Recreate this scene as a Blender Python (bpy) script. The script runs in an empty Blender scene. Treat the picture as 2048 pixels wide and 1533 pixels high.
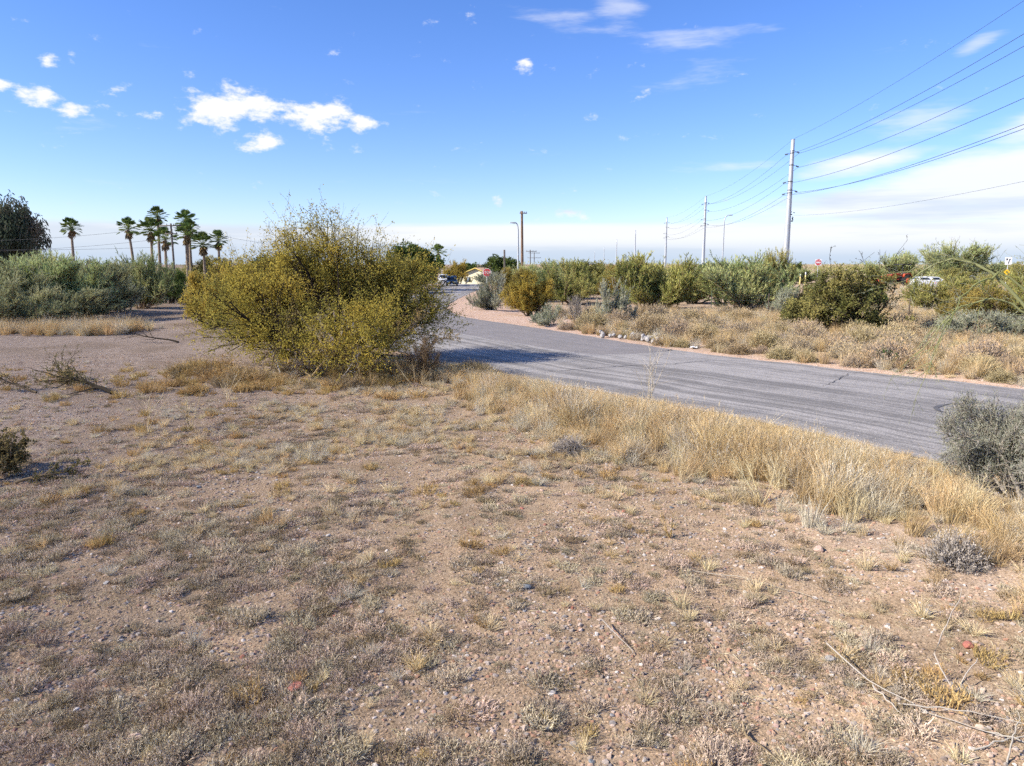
import bpy, math, random
import numpy as np
from math import radians as rad, pi

SC = bpy.context.scene
COL = SC.collection

# ------------------------------------------------------------------ camera
cam_d = bpy.data.cameras.new('camera')
cam_d.sensor_width = 36.0
cam_d.lens = 36.0 * 1422.0 / 2048.0
cam_d.clip_start = 0.1
cam_d.clip_end = 9000
cam = bpy.data.objects.new('camera', cam_d)
COL.objects.link(cam)
cam.location = (0, 0, 3.8)
cam.rotation_euler = (rad(90 - 9.5), 0, 0)
SC.camera = cam

# ------------------------------------------------------------------ sun, exposure
SUN_EL = rad(33)
SUN_DIR = np.array([-0.955 * math.cos(SUN_EL), -0.296 * math.cos(SUN_EL), math.sin(SUN_EL)])
sun_d = bpy.data.lights.new('sun', 'SUN')
sun_d.energy = 5.0
sun_d.angle = rad(0.53)
sun_d.color = (1.0, 0.93, 0.83)
sun = bpy.data.objects.new('sun', sun_d)
COL.objects.link(sun)
from mathutils import Vector
sun.rotation_euler = Vector(SUN_DIR).to_track_quat('Z', 'Y').to_euler()
sun.location = (-40, -20, 60)

SC.view_settings.view_transform = 'Standard'
SC.view_settings.look = 'None'
SC.view_settings.exposure = 0.76
SC.view_settings.gamma = 1.0
SC.view_settings.use_curve_mapping = False
SC.cycles.max_bounces = 4
SC.cycles.diffuse_bounces = 2
SC.cycles.transmission_bounces = 2
SC.cycles.use_denoising = False
SC.cycles.use_adaptive_sampling = True
SC.cycles.adaptive_threshold = 0.035


# ------------------------------------------------------------------ node helpers
class NT:
    def __init__(s, tree):
        s.t = tree
        tree.nodes.clear()

    def n(s, kind, **kw):
        nd = s.t.nodes.new(kind)
        for k, v in kw.items():
            if k.startswith('_'):
                setattr(nd, k[1:], v)
        for k, v in kw.items():
            if k.startswith('_'):
                continue
            key = int(k[1:]) if k[0] == 'i' and k[1:].isdigit() else k
            if isinstance(v, bpy.types.NodeSocket):
                s.t.links.new(v, nd.inputs[key])
            else:
                nd.inputs[key].default_value = v
        return nd

    def math(s, op, a, b=0.0, c=None, clamp=False):
        nd = s.t.nodes.new('ShaderNodeMath')
        nd.operation = op
        nd.use_clamp = clamp
        for i, v in enumerate((a, b, c)):
            if v is None:
                continue
            if isinstance(v, bpy.types.NodeSocket):
                s.t.links.new(v, nd.inputs[i])
            else:
                nd.inputs[i].default_value = v
        return nd.outputs[0]

    def ramp(s, fac, stops, interp='LINEAR'):
        nd = s.t.nodes.new('ShaderNodeValToRGB')
        cr = nd.color_ramp
        cr.interpolation = interp
        while len(cr.elements) < len(stops):
            cr.elements.new(0.5)
        for e, (p, c) in zip(cr.elements, stops):
            e.position = p
            e.color = (c[0], c[1], c[2], 1)
        s.t.links.new(fac, nd.inputs[0])
        return nd.outputs[0]

    def mix(s, fac, a, b, mode='MIX'):
        nd = s.t.nodes.new('ShaderNodeMix')
        nd.data_type = 'RGBA'
        nd.blend_type = mode
        for i, v in ((0, fac), (6, a), (7, b)):
            if isinstance(v, bpy.types.NodeSocket):
                s.t.links.new(v, nd.inputs[i])
            elif i == 0:
                nd.inputs[0].default_value = v
            else:
                nd.inputs[i].default_value = (v[0], v[1], v[2], 1)
        return nd.outputs[2]

    def link(s, a, b):
        s.t.links.new(a, b)


def smooth_node(g, x, lo, hi):
    nd = g.t.nodes.new('ShaderNodeMapRange')
    nd.interpolation_type = 'SMOOTHSTEP'
    g.link(x, nd.inputs[0])
    nd.inputs[1].default_value = lo
    nd.inputs[2].default_value = hi
    nd.inputs[3].default_value = 0
    nd.inputs[4].default_value = 1
    return nd.outputs[0]


# ------------------------------------------------------------------ world: sky with clouds
world = bpy.data.worlds.new('World')
SC.world = world
world.use_nodes = True
world.cycles.sampling_method = 'NONE'
g = NT(world.node_tree)
sky = g.n('ShaderNodeTexSky', _sky_type='NISHITA', _sun_disc=False)
sky.sun_elevation = SUN_EL
sky.sun_rotation = math.atan2(SUN_DIR[0], SUN_DIR[1])
sky.altitude = 400
sky.air_density = 1.0
sky.dust_density = 0.4
sky.ozone_density = 2.0
skyc = g.n('ShaderNodeHueSaturation', Saturation=1.22, Value=1.0, Color=sky.outputs[0]).outputs[0]
skyc = g.mix(1.0, skyc, (1.0, 1.02, 1.40), 'MULTIPLY')
tc = g.n('ShaderNodeTexCoord')
sep = g.n('ShaderNodeSeparateXYZ', Vector=tc.outputs['Generated'])
az = g.math('MULTIPLY', g.math('ARCTAN2', sep.outputs[0], sep.outputs[1]), 180 / pi)
el = g.math('MULTIPLY', g.math('ARCSINE', sep.outputs[2]), 180 / pi)
coord = g.n('ShaderNodeCombineXYZ', X=az, Y=el).outputs[0]


def cloud_noise(sx, sy, rot, detail=5, rough=0.62, off=0.0, dist=0.0):
    mp = g.n('ShaderNodeMapping', Vector=coord)
    mp.inputs['Rotation'].default_value = (0, 0, rad(rot))
    mp.inputs['Scale'].default_value = (sx, sy, 1)
    mp.inputs['Location'].default_value = (off, off * 0.7, off)
    nz = g.n('ShaderNodeTexNoise', _noise_dimensions='2D', Vector=mp.outputs[0], Scale=1.0, Detail=detail, Roughness=rough)
    return nz.outputs[0]


puff = cloud_noise(0.36, 0.72, 6, detail=6, off=3.1)
wisp = cloud_noise(0.10, 0.62, -10, off=7.7, dist=0.5)
band = cloud_noise(0.03, 0.38, 1.5, off=1.3, dist=0.3)
bank = cloud_noise(0.05, 0.22, 9, off=11.0, dist=0.4)


def blob(a0, e0, wa, we, tilt=0.0, amp=1.0):
    """soft elliptical patch of the sky, centred at azimuth a0 and elevation e0 (degrees)"""
    mp = g.n('ShaderNodeMapping', _vector_type='TEXTURE', Vector=coord)
    mp.inputs['Location'].default_value = (a0, e0, 0)
    mp.inputs['Rotation'].default_value = (0, 0, rad(tilt))
    mp.inputs['Scale'].default_value = (wa, we, 1)
    ln = g.n('ShaderNodeVectorMath', _operation='LENGTH', Vector=mp.outputs[0])
    mr = g.n('ShaderNodeMapRange', _interpolation_type='SMOOTHSTEP', Value=ln.outputs['Value'])
    for i_, v_ in ((1, 0.0), (2, 1.7), (3, amp), (4, 0.0)):
        mr.inputs[i_].default_value = v_
    return mr.outputs[0]


def total(lst):
    r = lst[0]
    for b in lst[1:]:
        r = g.math('MAXIMUM', r, b)
    return r


CUM = [(-20.6, 10.9, 3.4, 1.5, 4, 1.3), (-15.0, 10.5, 3.6, 1.3, 4, 1.1), (-23.0, 10.2, 2.0, .8, 0, 1.0), (-18.2, 8.9, 2.0, .8, 0, .95), (-11.4, 10.3, 1.7, .9, 0, .95),
       (-32.6, 10.6, 1.6, .8, 0, .9), (-30.5, 9.7, 1.7, .65, 8, .95), (-25.9, 10.1, 1.4, .5, 0, .9), (-27.8, 11.4, 1.2, .5, 12, .85), (-31.4, 12.8, .8, .45, 0, .85),
       (-30.3, 12.9, .4, .7, 0, .85), (-34.5, 11.0, .9, .8, 0, .95), (-11.6, 8.5, 1.0, .4, 0, .8), (-2.9, 8.9, 1.4, .45, 8, .85), (1.1, 14.8, .7, .4, 0, .8),
       (-1.1, 4.8, .45, .6, 40, .95), (4.4, 3.9, 2.2, .5, -14, .95)]
m_puff = total([blob(*b) for b in CUM])
WISP = [(3.2, 17.5, 4.5, 1.1, -8, 1.1), (8.0, 18.3, 2.2, 2.0, -40, 1.15), (15.0, 16.1, 7.0, 1.0, 3, 1.1), (12.5, 13.4, 6.5, 1.1, 3, .92), (31.3, 13.6, 1.6, .5, 25, 1.1),
        (17.5, 7.1, 4.5, .6, 2, .9), (29.0, 9.6, 4, 1.3, 6, .95)]
m_wisp = total([blob(*b) for b in WISP])
# the rest of the sky carries the same scattered clouds
loose = cloud_noise(0.035, 0.06, 0, detail=1, off=23.0)
outside = smooth_node(g, g.math('ABSOLUTE', az), 38, 52)
m_loose = g.math('MULTIPLY', g.math('MULTIPLY', smooth_node(g, loose, 0.5, 0.66), outside), 0.8)
m_puff = g.math('MAXIMUM', m_puff, m_loose)


def cover(mask, noise, k, lo, hi):
    v = g.math('ADD', mask, g.math('MULTIPLY', g.math('SUBTRACT', noise, 0.5), k))
    return smooth_node(g, v, lo, hi)


c1 = cover(m_puff, puff, 2.7, 0.42, 1.15)
c2 = g.math('MULTIPLY', cover(m_wisp, wisp, 3.2, 0.5, 1.8), 0.45)
# low layer near the horizon and the large bank on the right
low = g.math('SUBTRACT', smooth_node(g, el, 3.7, 2.3), 0.05)
c3 = g.math('MULTIPLY', cover(low, band, 1.0, 0.22, 0.8), 0.95)
bk = total([blob(36, 5.6, 13, 2.8, 8, 1.3), blob(26, 4.4, 10, 1.4, 4, 1.0), blob(37, 8.4, 6, 2.0, 6, 1.05), blob(24.5, 6.9, 5.5, 1.1, 5, 1.0), blob(60, 6, 18, 4, 0, 1.1)])
c4 = g.math('MULTIPLY', cover(bk, bank, 1.7, 0.38, 1.0), 0.92)
alpha = g.math('MAXIMUM', g.math('MAXIMUM', c1, c2), g.math('MAXIMUM', c3, c4))
shade = smooth_node(g, g.math('ADD', band, g.math('MULTIPLY', el, 0.02)), 0.38, 0.62)
CLOUD_W = 6.6
cloud_lit = g.mix(shade, (CLOUD_W * .70, CLOUD_W * .77, CLOUD_W * .88), (CLOUD_W * .93, CLOUD_W * .95, CLOUD_W * .99))
tall_c = g.mix(smooth_node(g, el, 5, 8), cloud_lit, (CLOUD_W * 1.0, CLOUD_W * 1.0, CLOUD_W * 1.03))
tall_c = g.mix(smooth_node(g, el, .1, 2.2), (CLOUD_W * .56, CLOUD_W * .68, CLOUD_W * .85), tall_c)
col = g.mix(alpha, skyc, tall_c)
bg = g.n('ShaderNodeBackground', Color=col, Strength=0.095)
out = g.n('ShaderNodeOutputWorld', Surface=bg.outputs[0])


# ------------------------------------------------------------------ materials
MATS = {}


def mat(name):
    m = bpy.data.materials.new(name)
    m.use_nodes = True
    MATS[name] = m
    return m, NT(m.node_tree)


def simple(name, color, rough=0.6, metal=0.0, var=0.12, scale=4.0, spec=0.4, bump=0.0):
    m, g = mat(name)
    tc = g.n('ShaderNodeTexCoord')
    nz = g.n('ShaderNodeTexNoise', Vector=tc.outputs['Object'], Scale=scale, Detail=5, Roughness=.65)
    f = smooth_node(g, nz.outputs[0], .3, .7)
    dk = [c * (1 - var) for c in color]
    lt = [min(1, c * (1 + var)) for c in color]
    c = g.mix(f, dk, lt)
    b = g.n('ShaderNodeBsdfPrincipled', **{'Base Color': c, 'Roughness': rough, 'Metallic': metal, 'Specular IOR Level': spec})
    if bump:
        bp = g.n('ShaderNodeBump', Strength=bump, Distance=0.02, Height=nz.outputs[0])
        g.link(bp.outputs[0], b.inputs['Normal'])
    g.n('ShaderNodeOutputMaterial', Surface=b.outputs[0])
    return m


def leafy(name, stops, transl=0.35, rough=0.6, objvar=0.25, hue=0.02):
    """plant matter: colour by a per-face value, shifted a little per object"""
    m, g = mat(name)
    at = g.n('ShaderNodeAttribute', _attribute_name='c')
    oi = g.n('ShaderNodeObjectInfo')
    col = g.ramp(at.outputs['Fac'], stops)
    val = g.math('ADD', g.math('MULTIPLY', oi.outputs['Random'], objvar), 1 - objvar / 2)
    hu = g.math('ADD', g.math('MULTIPLY', g.math('FRACT', g.math('MULTIPLY', oi.outputs['Random'], 7.31)), hue), 0.5 - hue / 2)
    hs = g.n('ShaderNodeHueSaturation', Hue=hu, Value=val, Color=col)
    d = g.n('ShaderNodeBsdfDiffuse', Color=hs.outputs[0], Roughness=rough)
    if transl > 0:
        t = g.n('ShaderNodeBsdfTranslucent', Color=hs.outputs[0])
        mx = g.n('ShaderNodeMixShader', i0=transl, i1=d.outputs[0], i2=t.outputs[0])
        g.n('ShaderNodeOutputMaterial', Surface=mx.outputs[0])
    else:
        g.n('ShaderNodeOutputMaterial', Surface=d.outputs[0])
    return m


leafy('leaf_mesquite', [(0, (0.256, 0.226, 0.056)), (0.35, (0.401, 0.334, 0.072)), (0.7, (0.523, 0.417, 0.087)), (1, (0.623, 0.468, 0.101))], .46)
leafy('leaf_olive', [(0, (0.171, 0.183, 0.059)), (0.5, (0.329, 0.305, 0.098)), (1, (0.488, 0.421, 0.152))], .38)
leafy('leaf_amber', [(0, (0.18, 0.155, 0.042)), (0.5, (0.33, 0.26, 0.068)), (1, (0.46, 0.34, 0.1))], .38)
leafy('twig_green', [(0, (0.204, 0.26, 0.102)), (0.5, (0.362, 0.418, 0.172)), (1, (0.588, 0.598, 0.275))], .3)
leafy('twig_olive', [(0, (0.201, 0.224, 0.069)), (0.5, (0.381, 0.371, 0.112)), (1, (0.581, 0.508, 0.183))], .3)
leafy('twig_sage', [(0, (0.21, 0.225, 0.139)), (0.5, (0.367, 0.384, 0.253)), (1, (0.543, 0.534, 0.383))], .25)
leafy('twig_greyleft', [(0, (0.165, 0.183, 0.096)), (0.5, (0.32, 0.335, 0.168)), (1, (0.508, 0.488, 0.263))], .25)
leafy('leaf_dark', [(0, (0.074, 0.115, 0.033)), (0.5, (0.145, 0.207, 0.054)), (1, (0.269, 0.31, 0.103))], .35)
leafy('leaf_euc', [(0, (0.053, 0.075, 0.045)), (0.5, (0.105, 0.128, 0.083)), (1, (0.225, 0.18, 0.128))], .3)
leafy('leaf_round', [(0, (0.048, 0.08, 0.024)), (0.5, (0.096, 0.136, 0.035)), (1, (0.192, 0.224, 0.072))], .3)
leafy('leaf_dry', [(0, (0.265, 0.187, 0.078)), (0.5, (0.421, 0.312, 0.125)), (1, (0.593, 0.437, 0.187))], .3)
leafy('leaf_green', [(0, (0.053, 0.128, 0.03)), (0.5, (0.105, 0.21, 0.045)), (1, (0.18, 0.285, 0.075))], .35)
leafy('twig_edge', [(0, (0.176, 0.179, 0.12)), (0.5, (0.3, 0.298, 0.215)), (1, (0.433, 0.428, 0.33))], .2)
leafy('leaf_wilt', [(0, (.13, .11, .045)), (.5, (.22, .185, .08)), (1, (.33, .27, .13))], .3)
leafy('mat_brown', [(0, (0.17, 0.12, 0.064)), (0.5, (0.31, 0.235, 0.138)), (1, (0.48, 0.38, 0.239))], .12, objvar=.4)
leafy('twig_grey', [(0, (0.182, 0.156, 0.126)), (0.5, (0.35, 0.306, 0.252)), (1, (0.518, 0.462, 0.391))], 0.1)
leafy('mound_grey', [(0, (0.246, 0.198, 0.152)), (0.45, (0.416, 0.344, 0.263)), (0.75, (0.524, 0.41, 0.263)), (1, (0.693, 0.498, 0.237))], 0.15)
leafy('mound_gold', [(0, (0.25, 0.19, 0.105)), (0.5, (0.47, 0.37, 0.2)), (1, (0.64, 0.52, 0.31))], 0.2)
leafy('mat_grey', [(0, (0.227, 0.177, 0.119)), (0.3, (0.347, 0.277, 0.188)), (0.65, (0.544, 0.442, 0.318)), (1, (0.785, 0.66, 0.495))], 0.12, objvar=.45, hue=.05)
leafy('mat_olive', [(0, (0.183, 0.154, 0.09)), (0.5, (0.337, 0.275, 0.18)), (1, (0.534, 0.428, 0.315))], 0.12, objvar=.4)
leafy('straw', [(0, (0.397, 0.308, 0.177)), (0.5, (0.677, 0.544, 0.324)), (1, (0.85, 0.78, 0.53))], 0.25, objvar=.35)
leafy('straw_gold', [(0, (0.36, 0.25, 0.115)), (0.5, (0.61, 0.445, 0.225)), (1, (0.8, 0.65, 0.4))], 0.25, objvar=.4, hue=.015)
leafy('straw_white', [(0, (0.374, 0.33, 0.242)), (0.5, (0.594, 0.528, 0.396)), (1, (0.77, 0.704, 0.572))], 0.25)
leafy('weed_rust', [(0, (0.245, 0.165, 0.076)), (0.5, (0.46, 0.311, 0.125)), (1, (0.643, 0.485, 0.226))], 0.2, objvar=.4)
leafy('palm_leaf', [(0, (0.06, 0.102, 0.034)), (0.5, (0.128, 0.187, 0.051)), (1, (0.306, 0.34, 0.102))], .25)
leafy('palm_dead', [(0, (0.14, 0.098, 0.056)), (0.5, (0.266, 0.196, 0.112)), (1, (0.42, 0.322, 0.182))], .15)
leafy('bark_dark', [(0, (.035, .028, .02)), (1, (.075, .06, .045))], 0)
leafy('bark_brown', [(0, (0.14, 0.101, 0.062)), (1, (0.281, 0.203, 0.125))], 0)
leafy('bark_green', [(0, (.17, .19, .075)), (1, (.29, .30, .14))], 0)
leafy('bark_pale', [(0, (.30, .26, .21)), (1, (.52, .47, .40))], 0)
simple('palm_trunk', (.24, .185, .135), .9, var=.3, scale=6, bump=.6)
simple('galvanized', (.46, .48, .49), .5, .35, .07, 1.2)
simple('dark_metal', (.05, .05, .055), .5, .6)
simple('pole_wood', (.17, .105, .065), .85, 0, .3, 3, bump=.4)
simple('pole_wood_grey', (.12, .10, .085), .85, 0, .3, 3, bump=.4)
simple('insulator', (.10, .11, .12), .4)
simple('wire', (.06, .062, .066), .6, .2)
simple('sign_red', (.55, .03, .04), .45, 0, .06)
simple('sign_white', (.80, .80, .79), .45, 0, .04)
simple('sign_black', (.015, .015, .017), .5)
simple('sign_yellow', (.80, .47, .02), .45, 0, .05)
simple('sign_back', (.40, .41, .42), .5, .5)
simple('post_green', (.07, .10, .07), .7, 0, .2)
simple('post_rust', (.10, .07, .05), .85, 0, .3)
simple('bollard_yellow', (.70, .55, .20), .6)
simple('suv_paint', (.055, .085, .115), .25, .3, .03, spec=.6)
simple('white_paint', (.72, .73, .74), .3, 0, .03, spec=.5)
simple('silver_paint', (.50, .52, .54), .3, .4, .05, spec=.5)
simple('car_glass', (.012, .016, .02), .08, 0, .02, spec=.8)
simple('tyre', (.018, .018, .018), .85)
simple('chrome', (.55, .56, .58), .2, .9)
simple('lamp_glass', (.75, .77, .78), .15)
simple('lamp_red', (.4, .02, .02), .3)
simple('tractor_orange', (.46, .075, .03), .5, 0, .15)
simple('tractor_dark', (.03, .03, .033), .6)
simple('wall_cream', (.74, .68, .47), .85, 0, .05)
simple('wall_redbrown', (.35, .13, .08), .85, 0, .15)  # red-brown wall colour of the annex beside the house
simple('roof_brown', (.30, .20, .13), .9, 0, .2, 2)
simple('fascia_yellow', (.62, .47, .13), .7)
simple('house_glass', (.10, .14, .18), .15)
simple('white_roof', (.70, .70, .68), .8)
simple('rock_grey', (.34, .32, .30), .9, 0, .25, 5, bump=.5)
simple('rock_red', (.33, .12, .085), .9, 0, .2, 8, bump=.5)
simple('rock_slate', (.17, .185, .195), .85, 0, .2, 8, bump=.4)
simple('rock_pink', (.44, .31, .24), .9, 0, .2, 8, bump=.5)
simple('rock_white', (.52, .47, .42), .9, 0, .15, 8, bump=.4)
simple('paper', (.80, .80, .78), .8)
simple('skid_rubber', (.11, .105, .10), .8)
simple('tar', (.025, .025, .027), .75)


def pebble_mat():
    m, g = mat('pebbles')
    oi = g.n('ShaderNodeObjectInfo')
    col = g.ramp(oi.outputs['Random'], [(0, (.30, .21, .15)), (.12, (.46, .335, .245)), (.22, (.17, .14, .12)), (.32, (.50, .38, .29)), (.42, (.36, .20, .13)), (.52, (.42, .32, .23)),
                                        (.62, (.25, .225, .205)), (.72, (.54, .44, .36)), (.80, (.40, .25, .165)), (.88, (.32, .27, .235)), (.97, (.64, .58, .51)), (1, (.28, .12, .08))])
    b = g.n('ShaderNodeBsdfDiffuse', Color=col, Roughness=.8)
    g.n('ShaderNodeOutputMaterial', Surface=b.outputs[0])


pebble_mat()


def ground_mat():
    m, g = mat('desert_soil')
    geo = g.n('ShaderNodeNewGeometry')
    P = geo.outputs['Position']
    track = g.n('ShaderNodeAttribute', _attribute_name='track').outputs['Fac']
    dirt = g.n('ShaderNodeAttribute', _attribute_name='dirt').outputs['Fac']
    dry = g.n('ShaderNodeAttribute', _attribute_name='dry').outputs['Fac']
    n1 = g.n('ShaderNodeTexNoise', Vector=P, Scale=.55, Detail=6, Roughness=.65).outputs[0]
    n2 = g.n('ShaderNodeTexNoise', Vector=P, Scale=3.3, Detail=6, Roughness=.7).outputs[0]
    n3 = g.n('ShaderNodeTexNoise', Vector=P, Scale=22, Detail=5, Roughness=.7).outputs[0]
    wp = g.n('ShaderNodeTexNoise', Vector=P, Scale=14, Detail=3)
    PW = g.n('ShaderNodeVectorMath', _operation='MULTIPLY_ADD', i0=wp.outputs['Color'], i1=(.07, .07, .07), i2=P).outputs[0]
    vo = g.n('ShaderNodeTexVoronoi', Vector=PW, Scale=30, Randomness=1)
    vo2 = g.n('ShaderNodeTexVoronoi', Vector=PW, Scale=75, Randomness=1)
    soil = g.ramp(g.math('ADD', g.math('MULTIPLY', n1, .5), g.math('MULTIPLY', n2, .5)),
                  [(.36, (.212, .155, .102)), (.5, (.342, .247, .16)), (.62, (.465, .336, .216))])
    litter = g.ramp(n3, [(.35, (.16, .125, .09)), (.55, (.27, .215, .155)), (.7, (.38, .31, .22))])
    soil = g.mix(g.math('MULTIPLY', smooth_node(g, n2, .46, .6), .55), soil, litter)
    soil = g.mix(g.math('MULTIPLY', dry, .8), soil, g.ramp(n3, [(.35, (.22, .15, .085)), (.6, (.42, .30, .17))]))
    n0 = g.n('ShaderNodeTexNoise', Vector=P, Scale=.16, Detail=4, Roughness=.6).outputs[0]
    grav = g.ramp(g.math('ADD', g.math('MULTIPLY', n2, .6), g.math('MULTIPLY', n3, .4)), [(.36, (.23, .172, .128)), (.5, (.335, .26, .20)), (.64, (.45, .36, .285))])
    grav = g.mix(smooth_node(g, n0, .45, .62), grav, g.ramp(n3, [(.35, (.17, .13, .098)), (.6, (.33, .25, .18))]))
    soil = g.mix(track, soil, grav)
    dcol = g.ramp(n2, [(.36, (.36, .24, .17)), (.5, (.46, .33, .25)), (.64, (.45, .355, .285))])
    soil = g.mix(dirt, soil, dcol)
    # stony speckle
    pc = g.ramp(g.n('ShaderNodeSeparateColor', Color=vo.outputs['Color']).outputs[0],
                [(0, (.35, .33, .32)), (.3, (.7, .65, .62)), (.55, (1.0, 1.0, 1.0)), (.8, (1.3, 1.27, 1.23)), (1, (1.8, 1.78, 1.75))])
    edge = smooth_node(g, vo.outputs['Distance'], .55, .2)
    soil = g.mix(g.math('MULTIPLY', edge, .9), soil, pc, 'MULTIPLY')
    pc2 = g.ramp(g.n('ShaderNodeSeparateColor', Color=vo2.outputs['Color']).outputs[1], [(0, (.55, .52, .5)), (.5, (1, 1, 1)), (1, (1.45, 1.42, 1.4))])
    soil = g.mix(.6, soil, pc2, 'MULTIPLY')
    hgt = g.math('ADD', g.math('MULTIPLY', edge, .25), g.math('MULTIPLY', n3, .9))
    bp = g.n('ShaderNodeBump', Strength=.7, Distance=.03, Height=hgt)
    b = g.n('ShaderNodeBsdfDiffuse', Color=soil, Roughness=.8, Normal=bp.outputs[0])
    g.n('ShaderNodeOutputMaterial', Surface=b.outputs[0])


ground_mat()


def asphalt_mat(name, light, dark, streak):
    m, g = mat(name)
    uv = g.n('ShaderNodeUVMap', _uv_map='UVMap').outputs[0]
    geo = g.n('ShaderNodeNewGeometry')
    mp = g.n('ShaderNodeMapping', Vector=uv)
    mp.inputs['Scale'].default_value = (4.6, .03, 1)
    s1 = g.n('ShaderNodeTexNoise', Vector=mp.outputs[0], Scale=1, Detail=6, Roughness=.7).outputs[0]
    mp2 = g.n('ShaderNodeMapping', Vector=uv)
    mp2.inputs['Scale'].default_value = (1.5, .045, 1)
    s2 = g.n('ShaderNodeTexNoise', Vector=mp2.outputs[0], Scale=1, Detail=3, Roughness=.5).outputs[0]
    n2 = g.n('ShaderNodeTexNoise', Vector=geo.outputs['Position'], Scale=.6, Detail=6, Roughness=.65).outputs[0]
    n3 = g.n('ShaderNodeTexNoise', Vector=geo.outputs['Position'], Scale=70, Detail=4, Roughness=.8).outputs[0]
    f = g.math('ADD', g.math('MULTIPLY', s1, streak), g.math('ADD', g.math('MULTIPLY', s2, streak * .7), g.math('MULTIPLY', n2, .35)))
    mid = streak * .85 + .175
    f = smooth_node(g, f, mid - .12, mid + .12)
    c = g.mix(f, dark, light)
    ag = g.n('ShaderNodeTexVoronoi', Vector=geo.outputs['Position'], Scale=42).outputs['Color']
    agf = g.n('ShaderNodeSeparateColor', Color=ag).outputs[0]
    n3 = g.math('ADD', g.math('MULTIPLY', n3, .55), g.math('ADD', g.math('MULTIPLY', agf, .3), .08))
    sp = g.ramp(n3, [(.3, (.5, .5, .5)), (.5, (1, 1, 1)), (.7, (1.65, 1.62, 1.58))])
    c = g.mix(.8, c, sp, 'MULTIPLY')
    bp = g.n('ShaderNodeBump', Strength=.5, Distance=.008, Height=n3)
    b = g.n('ShaderNodeBsdfPrincipled', **{'Base Color': c, 'Roughness': .85, 'Specular IOR Level': .25, 'Normal': bp.outputs[0]})
    g.n('ShaderNodeOutputMaterial', Surface=b.outputs[0])


asphalt_mat('chip_seal', (.325, .30, .27), (.17, .157, .141), .8)
asphalt_mat('dark_asphalt', (.235, .212, .195), (.185, .17, .158), .35)


# ------------------------------------------------------------------ mesh helpers
def nrm(v):
    return v / (np.linalg.norm(v, axis=-1, keepdims=True) + 1e-9)


class Buf:
    """collects faces of any size with a per-face value c"""
    def __init__(s):
        s.v, s.f, s.c, s.n = [], [], [], 0

    def add(s, verts, faces, c=0.5):
        verts = np.asarray(verts, np.float32).reshape(-1, 3)
        faces = np.asarray(faces, np.int64)
        if len(faces) == 0:
            return s
        s.v.append(verts)
        s.f.append(faces + s.n)
        s.c.append(np.broadcast_to(np.asarray(c, np.float32), (len(faces),)))
        s.n += len(verts)
        return s

    def mesh(s, name, material, smooth=False):
        me = bpy.data.meshes.new(name)
        V = np.concatenate(s.v)
        me.vertices.add(len(V))
        me.vertices.foreach_set('co', V.ravel())
        sizes = np.concatenate([np.full(len(f), f.shape[1]) for f in s.f])
        loops = np.concatenate([f.ravel() for f in s.f])
        me.loops.add(len(loops))
        me.loops.foreach_set('vertex_index', loops.astype(np.int32))
        me.polygons.add(len(sizes))
        st = np.concatenate([[0], np.cumsum(sizes)[:-1]])
        me.polygons.foreach_set('loop_start', st.astype(np.int32))
        me.polygons.foreach_set('loop_total', sizes.astype(np.int32))
        if smooth:
            me.polygons.foreach_set('use_smooth', np.ones(len(sizes), bool))
        at = me.attributes.new('c', 'FLOAT', 'FACE')
        at.data.foreach_set('value', np.concatenate(s.c).astype(np.float32))
        me.materials.append(MATS[material])
        me.update(calc_edges=True)
        return me


def obj(name, me, parent=None, loc=None, rot=None, scale=None):
    o = bpy.data.objects.new(name, me)
    COL.objects.link(o)
    if parent is not None:
        o.parent = parent
    if loc is not None:
        o.location = loc
    if rot is not None:
        o.rotation_euler = rot
    if scale is not None:
        o.scale = scale
    return o


def tag(o, label, cat, group=None, kind=None):
    o['label'] = label
    o['category'] = cat
    if group:
        o['group'] = group
    if kind:
        o['kind'] = kind
    return o


def thing(name, label, cat, loc=(0, 0, 0), rz=0.0, group=None):
    return tag(obj(name, None, None, loc, (0, 0, rz)), label, cat, group)


def tubes(b, P, R, k=3, c=0.5):
    """P (N,S,3) polylines, R (N,S) radii -> k-sided tubes"""
    N, S, _ = P.shape
    if N == 0:
        return b
    T = np.empty_like(P)
    T[:, 1:-1] = P[:, 2:] - P[:, :-2]
    T[:, 0] = P[:, 1] - P[:, 0]
    T[:, -1] = P[:, -1] - P[:, -2]
    T = nrm(T)
    ref = np.where(np.abs(T[:, :1, 2:3]) > .9, np.array([1., 0, 0]), np.array([0, 0, 1.]))
    A = nrm(np.cross(T, np.broadcast_to(ref, T.shape)))
    B = np.cross(T, A)
    ang = np.arange(k) * 2 * pi / k
    V = P[:, :, None] + R[:, :, None, None] * (A[:, :, None] * np.cos(ang)[:, None] + B[:, :, None] * np.sin(ang)[:, None])
    idx = np.arange(N * S * k).reshape(N, S, k)
    q = np.stack([idx[:, :-1], np.roll(idx[:, :-1], -1, 2), np.roll(idx[:, 1:], -1, 2), idx[:, 1:]], -1).reshape(-1, 4)
    cc = np.repeat(np.broadcast_to(np.asarray(c, np.float32), (N,)), (S - 1) * k)
    b.add(V.reshape(-1, 3), q, cc)
    return b


def caps(b, P, R, k, c=.5):
    return b


def leaves(b, rng, pos, dirs, L, W, c):
    """rhombic leaf faces"""
    n = len(pos)
    d = nrm(dirs)
    side = nrm(np.cross(d, rng.normal(size=(n, 3))))
    L = np.broadcast_to(L, (n,))[:, None]
    W = np.broadcast_to(W, (n,))[:, None]
    V = np.stack([pos, pos + d * L * .5 + side * W, pos + d * L, pos + d * L * .5 - side * W], 1)
    b.add(V.reshape(-1, 3), np.arange(n * 4).reshape(n, 4), c)
    return b


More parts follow.
